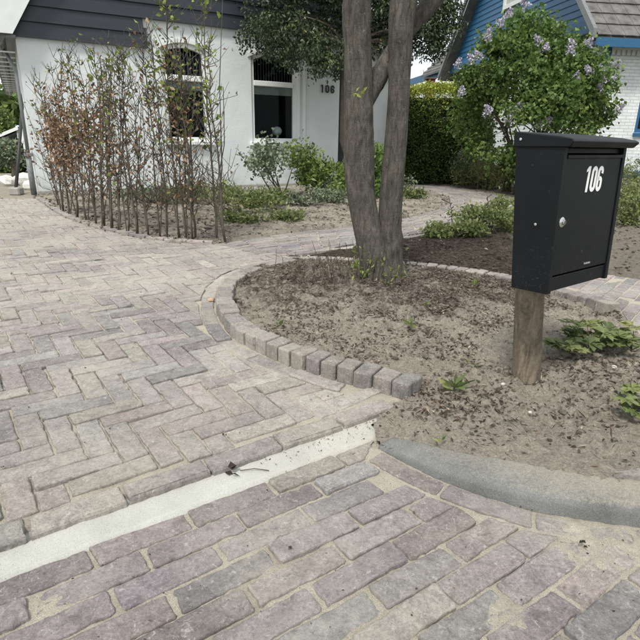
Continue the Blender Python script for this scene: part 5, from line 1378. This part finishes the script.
for k, (b2, t2, nb_, ng) in enumerate(spec):
    rg = random.Random(300+k); b = at(b2[0], b2[1]-1, .01); t = at_dist(t2[0], t2[1], b.y-.0+rg.uniform(-.1, .15))
    what = 'thick with withered leaves' if nb_ > 100 else ('with brown and green leaves' if nb_ > 30 and ng > 20 else ('with fresh green leaves' if ng > 25 else 'nearly bare'))
    e = empty('hedge_sapling', tuple(b), '%s sapling from the left in the bare hedge row, %s' % (ordn[k], what), 'sapling', 'saplings planted in a row before the white house')
    H = t.z; pts = []; n = 12; ph = rg.uniform(0, 6)
    for j in range(n+1):
        f = j/n; p = b.lerp(t, f); p += Vector((math.sin(f*7+ph)*.02*f*(1.5-f), math.cos(f*6+ph)*.02*f, 0)); p.x += rg.gauss(0, .006); pts.append(p)
    r0 = rg.uniform(.0085, .0120) if k not in (0, 11) else .008
    mb = MB(); mb.tube(pts, [r0*(1-.82*j/n) for j in range(n+1)], 6); mb.build('stem', M_SAPBARK, e, smooth=True)
    tw_ = MB(); BP = []; GP = []
    for _r in range(2 if k < 9 else 1):          # further leaders from low down
        q0 = pts[0]+Vector((rg.gauss(0, .012), rg.gauss(0, .012), 0)); q3 = pts[-1].lerp(pts[5], rg.uniform(.1, .5))+Vector((rg.choice([-1, 1])*rg.uniform(.06, .14), rg.gauss(0, .05), 0)); tw_.tube([q0, q0.lerp(q3, .3)+Vector((rg.gauss(0, .03), 0, 0)), q0.lerp(q3, .65)+Vector((rg.gauss(0, .02), 0, 0)), q3], [r0*.6, r0*.5, r0*.35, .0025], 5)
    cand = []
    for j in range(60):
        f = rg.uniform(.12, .97); i = int(f*n); p = pts[i].lerp(pts[min(n, i+1)], f*n-i); sd_ = rg.choice([-1, 1]); ln = rg.uniform(.05, .32)*(1.15-f*.6)
        d = Vector((sd_*rg.uniform(.1, 1.0), rg.gauss(0, .5), rg.uniform(.35, 1.3))).normalized()
        m_ = p+d*ln*.5+Vector((rg.gauss(0, .016), rg.gauss(0, .01), -.012)); q = p+d*ln+Vector((rg.gauss(0, .022), 0, ln*.2)); tw_.tube([p, m_, q], [.0030, .0022, .0012], 4)
        if rg.random() < .6:
            q2 = m_+Vector((rg.gauss(0, .05), rg.gauss(0, .04), rg.uniform(.03, .1))); tw_.tube([m_, q2], [.0024, .0013], 4); cand.append(q2)
        cand += [m_, q, p.lerp(m_, .6)]
    tw_.build('twigs', M_SAPBARK, e)
    for j in range(int(nb_*(5 if nb_ > 75 else 3.2))):
        q = rg.choice(cand)
        f = q.z/max(.1, H)
        w_ = math.exp(-((f-(.55 if k < 8 else .5))/.22)**2) if k < 9 else math.exp(-((f-.5)/.3)**2)
        if rg.random() < w_: BP.append(q+Vector((rg.gauss(0, .018), rg.gauss(0, .018), rg.gauss(0, .02))))
    for j in range(int(ng*2.6)):
        q = rg.choice(cand); f = q.z/max(.1, H)
        if f > .5 or rg.random() < .15: GP.append(q+Vector((rg.gauss(0, .018), rg.gauss(0, .018), rg.gauss(0, .02))))
    if BP: leaves('withered_leaves', BP, M_DEAD, e, .036, .55, None, (0, 0, -.6), seed=400+k, fold=.6)
    if GP: leaves('green_leaves', GP, M_FRESH, e, .036, .75, None, (0, 0, .2), seed=430+k)
litter(hedge_edge+[at2(225, 215), at2(140, 208), at2(60, 200)], 900, 12, (-4, 0, 4, 7), soil_f, 0.03, 0.5, label='brown leaf litter under the sapling row', name='leaf_litter')

# ================================================================ LETTERBOX
bx, by, bz, yaw, brl, btl, BW, BHt, Dt, Db = 0.651, 1.480, 0.379, 0.659, 0.006, -0.043, 0.358, 0.409, 0.148, 0.118
MBX = Matrix.Translation((bx, by, bz)) @ Matrix.Rotation(yaw, 4, 'Z') @ Matrix.Rotation(brl, 4, 'Y') @ Matrix.Rotation(btl, 4, 'X')
lbx = bpy.data.objects.new('letterbox', None); C.objects.link(lbx); lbx.matrix_world = MBX
setp(lbx, 'black metal letterbox numbered 106 mounted on a round wooden post', 'letterbox'); LOCAL.add('letterbox')
def shell():
    mb = MB(); t = 0.004
    def side(x0, x1):     # side panel as trapezoid prism, front flange proud
        f0 = -0.0
        v = [(x0, f0, 0), (x1, f0, 0), (x1, Db, 0), (x0, Db, 0), (x0, f0, BHt), (x1, f0, BHt), (x1, Dt, BHt), (x0, Dt, BHt)]
        mb.add(v, [(0, 3, 2, 1), (4, 5, 6, 7), (0, 1, 5, 4), (1, 2, 6, 5), (2, 3, 7, 6), (3, 0, 4, 7)])
    side(0, .018); side(BW-.018, BW)
    mb.add([(.018, Db-.004, 0), (BW-.018, Db-.004, 0), (BW-.018, Dt-.004, BHt), (.018, Dt-.004, BHt), (.018, Db, 0), (BW-.018, Db, 0), (BW-.018, Dt, BHt), (.018, Dt, BHt)], [(0, 1, 2, 3), (4, 7, 6, 5)])
    mb.box(.018, BW-.018, 0.012, Db-.005, .004, .010); mb.box(.018, BW-.018, .006, .012, .004, .046)
    return mb
o = shell().build('body', M_PAINT, lbx); 
bv = o.modifiers.new('bevel', 'BEVEL'); bv.width = .0018; bv.segments = 2; bv.limit_method = 'ANGLE'
door = MB().box(.0205, BW-.0205, .0035, .016, .050, .383, .003).build('door', M_PAINT, lbx)
MB().box(.020, BW-.020, -.002, .004, .375, .384, .001).build('door_lip', M_PAINT, door)
MB().box(.0205, BW-.0205, .012, .02, .387, .403, .002).build('letter_flap', M_PAINT, lbx)
lid = MB()
y_b, y_f = Dt+.006, -.022
pr_ = [(y_b, BHt-.022), (y_f, BHt-.026), (y_f-.010, BHt-.010), (y_f-.004, BHt+.004), (.015, BHt+.024), (y_b, BHt+.048)]
pr_ = [(y_b, BHt-.002), (y_f+.004, BHt-.006), (y_f-.008, BHt+.009), (y_f+.0, BHt+.016), (.02, BHt+.024), (y_b, BHt+.040)]
v = [(-.005, y, z_) for y, z_ in pr_]+[(BW+.012, y, z_) for y, z_ in pr_]; n = len(pr_)
v = []
for x_, sgn in ((-.005, 1), (BW+.004, -1)):
    for j, (y, z_) in enumerate(pr_): v.append((x_-sgn*(.010 if j in (2,) else 0), y, z_))
lid.add(v, [tuple(range(n)), tuple(range(n, 2*n))[::-1]]+[(i, n+i, n+(i+1) % n, (i+1) % n) for i in range(n)])
lo = lid.build('lid', M_PAINT, lbx); bv = lo.modifiers.new('bevel', 'BEVEL'); bv.width = .003; bv.segments = 2; bv.limit_method = 'ANGLE'
MLK = Matrix.Translation((.038, .0045, .203)) @ Matrix.Rotation(R(90), 4, 'X')
MB().lathe([(.0145, 0), (.0145, .002), (.012, .004), (.0075, .0045), (.007, .009), (.006, .010)], 22, MLK).build('lock', M_STEEL, door, smooth=False)
MB().box(.0365, .0395, -.0065, -.0055, .198, .208).build('keyhole', M_BLACKMET, door)
for (y, z_, nm) in ((Dt-.018, BHt+.018, 'screw'), (.06, .195, 'screw')):
    MB().lathe([(.004, 0), (.004, .002), (.002, .003)], 10, Matrix.Translation((-.006 if z_ > .3 else 0.0, y, z_)) @ Matrix.Rotation(R(-90), 4, 'Y')).build(nm, M_STEEL, lbx)
digits('106', M_LETTER, door, Matrix.Translation((.128, .0030, .281)) @ Matrix.Rotation(R(90), 4, 'X') @ Matrix(((1, .10, 0, 0), (0, 1, 0, 0), (0, 0, 1, 0), (0, 0, 0, 1))), 0.072, 0.032, 0.0115, 'number_digit', 0.0004, 0.0355)
# small illegible maker's mark low on the door
mk = MB()
for k in range(9): mk.box(.196+k*.0042, .199+k*.0042, .0026, .0034, .0640, .0640+(.005 if k % 3 else .0062))
mk.build('makers_mark', simple('grey_print', (.30, .30, .30), .6), door)
pb = at(532.5, 385, 0.0); ptop = MBX @ Vector((BW*.34, Db+.052, .30)); ptop = Vector(at_dist(532, 250, ptop.y))
prg = random.Random(5); pm = MB(); n = 24; rings = 34; V = []; F = []
for i in range(rings+1):
    f = i/rings; c = Vector((pb.x, pb.y+.04, -.08)).lerp(ptop, f)
    for k in range(n):
        a_ = 2*math.pi*k/n; rr = .0485-.004*f+.0022*math.sin(a_*3+1)+.0012*math.sin(a_*7+f*2)+prg.gauss(0, .0004)
        V.append((c.x+math.cos(a_)*rr, c.y+math.sin(a_)*rr, c.z))
for i in range(rings):
    for k in range(n): k2 = (k+1) % n; F.append((i*n+k, i*n+k2, (i+1)*n+k2, (i+1)*n+k))
F.append(tuple(rings*n+k for k in range(n)))
pm.add(V, F); setp(pm.build('wooden_post', M_POST, smooth=True), 'weathered round wooden post standing in sandy soil under the black letterbox', 'post')

# ================================================================ BLUE AND WHITE HOUSE (far right)
H2 = Vector((5.70, 12.45, 0)); A2 = R(-82+90)    # local x runs away along the left facing side, local y to the right
house2 = empty('blue_gabled_house', tuple(H2), 'white brick house with blue boarded gable and grey tiled roof behind the lilac', 'house', rz=R(0)); LOCAL.add('blue_gabled_house')
ex = Vector((-math.sin(R(8)), math.cos(R(8)), 0)); ey = Vector((math.cos(R(8)), math.sin(R(8)), 0))
M2 = Matrix(((ex.x, ey.x, 0, 0), (ex.y, ey.y, 0, 0), (0, 0, 1, 0), (0, 0, 0, 1)))   # (along gable t, right s, z) -> local
def b2(mb, t0, t1, s0, s1, z0, z1, bev=0): mb.box(t0, t1, s0, s1, z0, z1, bev, M=M2); return mb
EZ = 3.17
def flip(o):   # M2 mirrors handedness: make the faces point outwards again
    o.data.flip_normals(); return o
fw = MB(); fw.box(0, 14, .02, .3, 0, 2.67, M=M2); flip(fw.build('wall', M_WBRICK, house2))
fo = bpy.data.objects.new('front_wall', bpy.data.meshes.new('front_wall')); bpy.data.objects.remove(fo)
fm = MB(); fm.box(.3, 14, 0, .28, 0, 2.67)      # built along its own x so the brick courses follow it
# front wall (faces the camera), local frame rotated by 8 degrees
fwm = MB()
wx0 = 1.20; 
for (a, b, z0, z1) in ((.3, wx0, 0, 2.67), (wx0, 2.3, 0, .98), (wx0, 2.3, 2.1, 2.67), (2.3, 7, 0, 2.67)): fwm.box(a, b, 0, .28, z0, z1)
fo = fwm.build('wall', M_WBRICK, house2); fo.rotation_euler = (0, 0, R(8))
de = MB(); k = 0
for x in np.arange(.32, 7, .115): de.box(x, x+.07, -.035, -.003, 2.51, 2.61)
de.box(.3, 7, -.05, -.003, 2.613, 2.67); de.box(.3, 7, -.03, -.003, 2.44, 2.477); do = de.build('brick_cornice', M_WHITE, house2); do.rotation_euler = (0, 0, R(8))
wn_ = MB(); wn_.box(wx0, wx0+.08, .02, .1, .98, 2.1); wn_.box(wx0+.08, 2.3, .02, .1, .98, 1.06); wn_.box(wx0+.08, 2.3, .02, .1, 2.02, 2.1); wn_.box(wx0-.02, 2.34, -.06, .018, .90, .975)
wo_ = wn_.build('window', M_BLUE, house2); wo_.rotation_euler = (0, 0, R(8)); MB().box(wx0+.08, 2.3, .05, .06, 1.06, 2.02).build('pane', M_GLASS, wo_); MB().box(wx0, 2.3, .3, .32, .9, 2.2).build('room', M_DARK, wo_)
cb = MB(); cb.box(.17, .295, -.05, .297, 2.3, 2.67); co = cb.build('corner_board', M_BLUE, house2); co.rotation_euler = (0, 0, R(8))
pl_ = MB(); pl_.box(.3, 7, -.04, -.004, 0, .16); pp = pl_.build('plinth', M_BLUE, house2); pp.rotation_euler = (0, 0, R(8))
# blue fascia and gutter along the front and the side
fs = MB(); fs.box(-.33, 7, -.47, -.41, 2.59, 2.75); fs.box(-.33, 7, -.41, -.0, 2.672, 2.69); fo2 = fs.build('fascia', M_BLUE, house2); fo2.rotation_euler = (0, 0, R(8))
rfs = MB()
for x in np.arange(.1, 7, .42): rfs.box(x, x+.05, -.35, -.055, 2.64, 2.671)
ro = rfs.build('rafter_end', M_BLUE, house2); ro.rotation_euler = (0, 0, R(8))
gf = MB(); gf.box(.15, 14.4, -.10, -.03, EZ-.22, EZ+.04, M=M2); flip(gf.build('fascia', M_BLUE, house2))
# boarded gable: boards one by one
zr = 4.15; slope = 1.0
z = EZ+.045
GZ = EZ+.0
while z < EZ+4.1:
    t0, t1 = (z-GZ)/slope+.04, 8.3-(z-GZ)/slope-.04
    if t1-t0 < .2: break
    h_ = .145; ts, te = (z+h_-GZ)/slope+.04, 8.3-(z+h_-GZ)/slope-.04
    for (a, b, c, d) in ([(t0, t1, ts, te)] if not (4.22 < z+h_ and z < 5.72) else [(t0, 3.32, ts, 3.32), (4.72, t1, 4.72, te)]):
        if b-a < .08 or d-c < .02: continue
        vv = [(a, -.035, z), (b, -.035, z), (d, -.015, z+h_+.006), (c, -.015, z+h_+.006), (a, 0.0, z), (b, 0.0, z), (d, 0.0, z+h_+.006), (c, 0.0, z+h_+.006)]
        flip(MB().add([M2 @ Vector(p) for p in vv], [(0, 1, 2, 3), (4, 7, 6, 5), (0, 4, 5, 1), (3, 2, 6, 7), (0, 3, 7, 4), (1, 5, 6, 2)]).build('board', M_BLUE, house2)).data.flip_normals()
    z += h_
bk = MB(); bk.add([M2 @ Vector(p) for p in ((0, .01, EZ), (8.3, .01, EZ), (4.15, .01, EZ+4.15), (0, .2, EZ), (8.3, .2, EZ), (4.15, .2, EZ+4.15))], [(0, 1, 2), (3, 5, 4), (0, 2, 5, 3), (1, 4, 5, 2)]); bk.build('gable_wall', M_BLUE, house2)
gwn = MB(); gwn.box(3.32, 3.44, -.06, .0, 4.22, 5.75, M=M2); gwn.box(4.60, 4.72, -.06, .0, 4.22, 5.75, M=M2); gwn.box(3.44, 4.60, -.06, 0, 4.22, 4.32, M=M2); gwn.box(3.44, 4.60, -.06, 0, 5.65, 5.75, M=M2)
g_ = flip(gwn.build('window', M_WHITE, house2)); MB().box(3.44, 4.60, -.02, -.012, 4.32, 5.65, M=M2).build('pane', M_BLIND, g_)
# verge boards of the gable
vg = MB()
for (ta, tb) in ((-.42, 4.15), (8.72, 4.15)):
    za = EZ+(-.27 if True else 0)-.12+0; zb = EZ+4.15+.02
    za = EZ-.42+.0
    vv = [(ta, -.42, za+.0), (tb, -.42, zb), (tb, -.42, zb+.17), (ta, -.42, za+.17), (ta, -.34, za), (tb, -.34, zb), (tb, -.34, zb+.17), (ta, -.34, za+.17)]
    vg.add([M2 @ Vector(p) for p in vv], [(0, 1, 2, 3), (4, 7, 6, 5), (0, 4, 5, 1), (3, 2, 6, 7), (0, 3, 7, 4), (1, 5, 6, 2)])
vg.build('verge_board', M_GREYTRIM, house2)
# roof slope with its tiles (faces the camera); slab below, individual pantiles above
sb = MB()
sb.add([M2 @ Vector(p) for p in ((-.42, -.33, EZ-.40), (-.42, 7, EZ-.40), (4.15, 7, EZ+4.17), (4.15, -.33, EZ+4.17), (8.72, 7, EZ-.40), (8.72, -.33, EZ-.40),
        (-.42, -.33, EZ-.44), (-.42, 7, EZ-.44), (4.15, 7, EZ+4.1), (4.15, -.33, EZ+4.1), (8.72, 7, EZ-.44), (8.72, -.33, EZ-.44))],
       [(0, 1, 2, 3), (3, 2, 4, 5), (6, 9, 8, 7), (9, 11, 10, 8), (0, 6, 7, 1), (0, 3, 9, 6), (3, 5, 11, 9)]); sb.build('roof', M_TILE, house2)
TW, TL = .30, .34; proto_t = None
def tile_mesh():
    v = []; prof = [(.004, .0), (.012, .016), (.15, .018), (.27, .012), (.288, .020), (.296, .0)]
    for zz in (0, 1):
        for (x_, h_) in prof: v.append((x_, zz*(TL+.05), h_+(.028 if zz == 0 else .0)))
    for (x_, h_) in prof: v.append((x_, 0.0, h_+.004))
    n = len(prof); f = [(i, i+1, n+i+1, n+i) for i in range(n-1)]+[(2*n+i, 2*n+i+1, i+1, i) for i in range(n-1)]
    me = bpy.data.meshes.new('roof_tile'); me.from_pydata(v, [], f); me.materials.append(M_TILE); return me
tme = tile_mesh()
sdir_ = (ex+Vector((0, 0, 1))).normalized(); nn = ey.cross(sdir_)
if nn.z < 0: nn = -nn
cnt = 0
for row in range(18):
    for col in range(22):
        p = ex*(-.42)+Vector((0, 0, EZ-.395))+sdir_*row*TL+ey*(-.32+col*TW)+nn*.006
        if row*TL > 6.3: continue
        if col > 20 or row > 13: continue
        o = bpy.data.objects.new('roof_tile', tme); C.objects.link(o); o.parent = house2
        Mt = Matrix((ey.to_4d(), sdir_.to_4d(), nn.to_4d(), (0, 0, 0, 1))).transposed(); Mt = Matrix.Identity(4)
        for r_ in range(3): Mt[r_][0] = ey[r_]; Mt[r_][1] = sdir_[r_]; Mt[r_][2] = nn[r_]; Mt[r_][3] = p[r_]
        o.matrix_basis = Mt; cnt += 1
# lower annex roof further back
ax_ = MB(); ax_.add([M2 @ Vector(p) for p in ((8.6, -.25, EZ-.02), (11.2, -.25, EZ-.02), (11.2, 1.6, EZ+1.8), (8.6, 1.6, EZ+1.8), (8.6, -.25, EZ-.1), (11.2, -.25, EZ-.1), (11.2, 1.6, EZ+1.7), (8.6, 1.6, EZ+1.7))], [(0, 3, 2, 1), (4, 5, 6, 7), (0, 1, 5, 4), (1, 2, 6, 5), (2, 3, 7, 6), (3, 0, 4, 7)]); ax_.build('annex_roof', M_TILE, house2)
ridges = MB()
for k in range(10):
    s0 = -.2+k*.16
    ridges.add([M2 @ Vector(p) for p in ((8.6, s0, EZ-.0+(s0+.25)*.985), (11.2, s0, EZ+(s0+.25)*.985), (11.2, s0+.03, EZ+.035+(s0+.28)*.985), (8.6, s0+.03, EZ+.035+(s0+.28)*.985), (11.2, s0+.1, EZ+(s0+.35)*.985), (8.6, s0+.1, EZ+(s0+.35)*.985))], [(0, 1, 2, 3), (3, 2, 4, 5)])
ridges.build('annex_tiles', M_TILE, house2, kind='stuff')
# brown box post showing over the hedge
pq = at_dist(430.5, 83, 11.4); pmb = MB(); pmb.box(pq.x-.08, pq.x+.08, 11.32, 11.48, 0, pq.z+.06, .01); pmb.box(pq.x-.10, pq.x+.10, 11.30, 11.50, pq.z+.062, pq.z+.085, .005)
setp(pmb.build('brown_post', simple('rust_brown', (.13, .06, .04), .8)), 'reddish brown post top showing above the clipped hedge', 'post')

# ================================================================ distant greenery
def far_tree(name, px, Y, rr, hgt, label, seed, mat=M_FAR, n=900):
    c = at_dist(px[0], px[1], Y); e = empty(name, (c.x, c.y, 0), label, 'tree'); mb = MB(); mb.tube([(c.x, c.y, 0), (c.x+.05, c.y, c.z*.5), tuple(c)], [.14, .1, .05], 8)
    rg = random.Random(seed); cs = [c+Vector((rg.uniform(-.6, .6)*rr, rg.uniform(-.6, .6)*rr, rg.uniform(-.5, .6)*rr*hgt)) for _ in range(8)]
    limbs(mb, (c.x, c.y, c.z*.6), cs, .05, rg, 5, .1); mb.build('trunk', M_DBARK, e)
    P_, T_, D_ = clusters(cs, [(rr*.5, rr*.5, rr*.42)]*8, n, 12, .12, seed, .3); leaves('crown', P_, mat, e, .14, .6, T_, D_*.4, seed=seed)
far_tree('far_tree', (-2, 128), 30, 0.95, 1.0, 'light green leafy tree beyond the shed at the far left', 501, n=1400)
far_tree('far_tree', (-130, 118), 34, 2.2, 1.0, 'taller light green tree beyond the left edge', 502, n=1200)
pt_ = at(15, 184); e = empty('pollard_tree', tuple(pt_), 'short pollarded tree with thick trunk and pale leafy crown beside the shed', 'tree')
mb = MB(); tp = at_dist(13, 158, pt_.y); mb.tube([pt_, pt_.lerp(tp, .5)+Vector((.02, 0, 0)), tp], [.07, .055, .06], 9, lump=.08, rng=rnd)
cs = [at_dist(x, y, pt_.y) for x, y in ((-8, 150), (0, 146), (8, 150), (14, 154), (3, 156), (-16, 152))]; limbs(mb, tp, cs, .03, rnd, 6); mb.build('trunk', M_DBARK, e, smooth=True)
P_, T_, D_ = clusters(cs, [(.2, .2, .14)]*6, 170, 9, .05, 77, .3); leaves('crown', P_, M_GREYLEAF, e, .06, .6, T_, None, seed=77)
hy = at(8, 183).y+2
h0 = at_dist(-60, 168, hy); h1 = at_dist(17, 168, hy)
e = empty('low_hedge', (h0.x, hy, 0), 'low dark green hedge under the shed roof at the far left', 'hedge'); r = np.random.RandomState(8); N = 5000
P_ = np.stack([r.uniform(h0.x, h1.x, N), hy+r.uniform(0, .5, N)*(r.rand(N) < .4), r.uniform(.02, .62, N)], 1)+r.normal(0, .025, (N, 3)); leaves('leaves', P_, M_HEDGE, e, .06, .6, np.clip(r.normal(.4, .15, N), 0, .7), None, seed=88)
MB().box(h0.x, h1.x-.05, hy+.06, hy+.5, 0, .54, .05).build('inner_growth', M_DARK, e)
def far_row():
    mb = MB(); cs = []; rg = random.Random(9)
    for k in range(34):
        a_ = R(-62+k*3.7); d = rg.uniform(42, 55); cs.append(Vector((math.sin(a_)*d, math.cos(a_)*d, rg.uniform(1.2, 2.6))))
    P_, T_, D_ = clusters(cs, [(2.6, 2.6, rg.uniform(1.2, 2.2)) for _ in cs], 3200, 8, .35, 99, .3); o = leaves('distant_trees', P_, M_FAR, None, .5, .7, T_*.6, None, seed=99, kind='stuff'); setp(o, 'mass of distant green trees along the horizon', 'trees')
far_row()
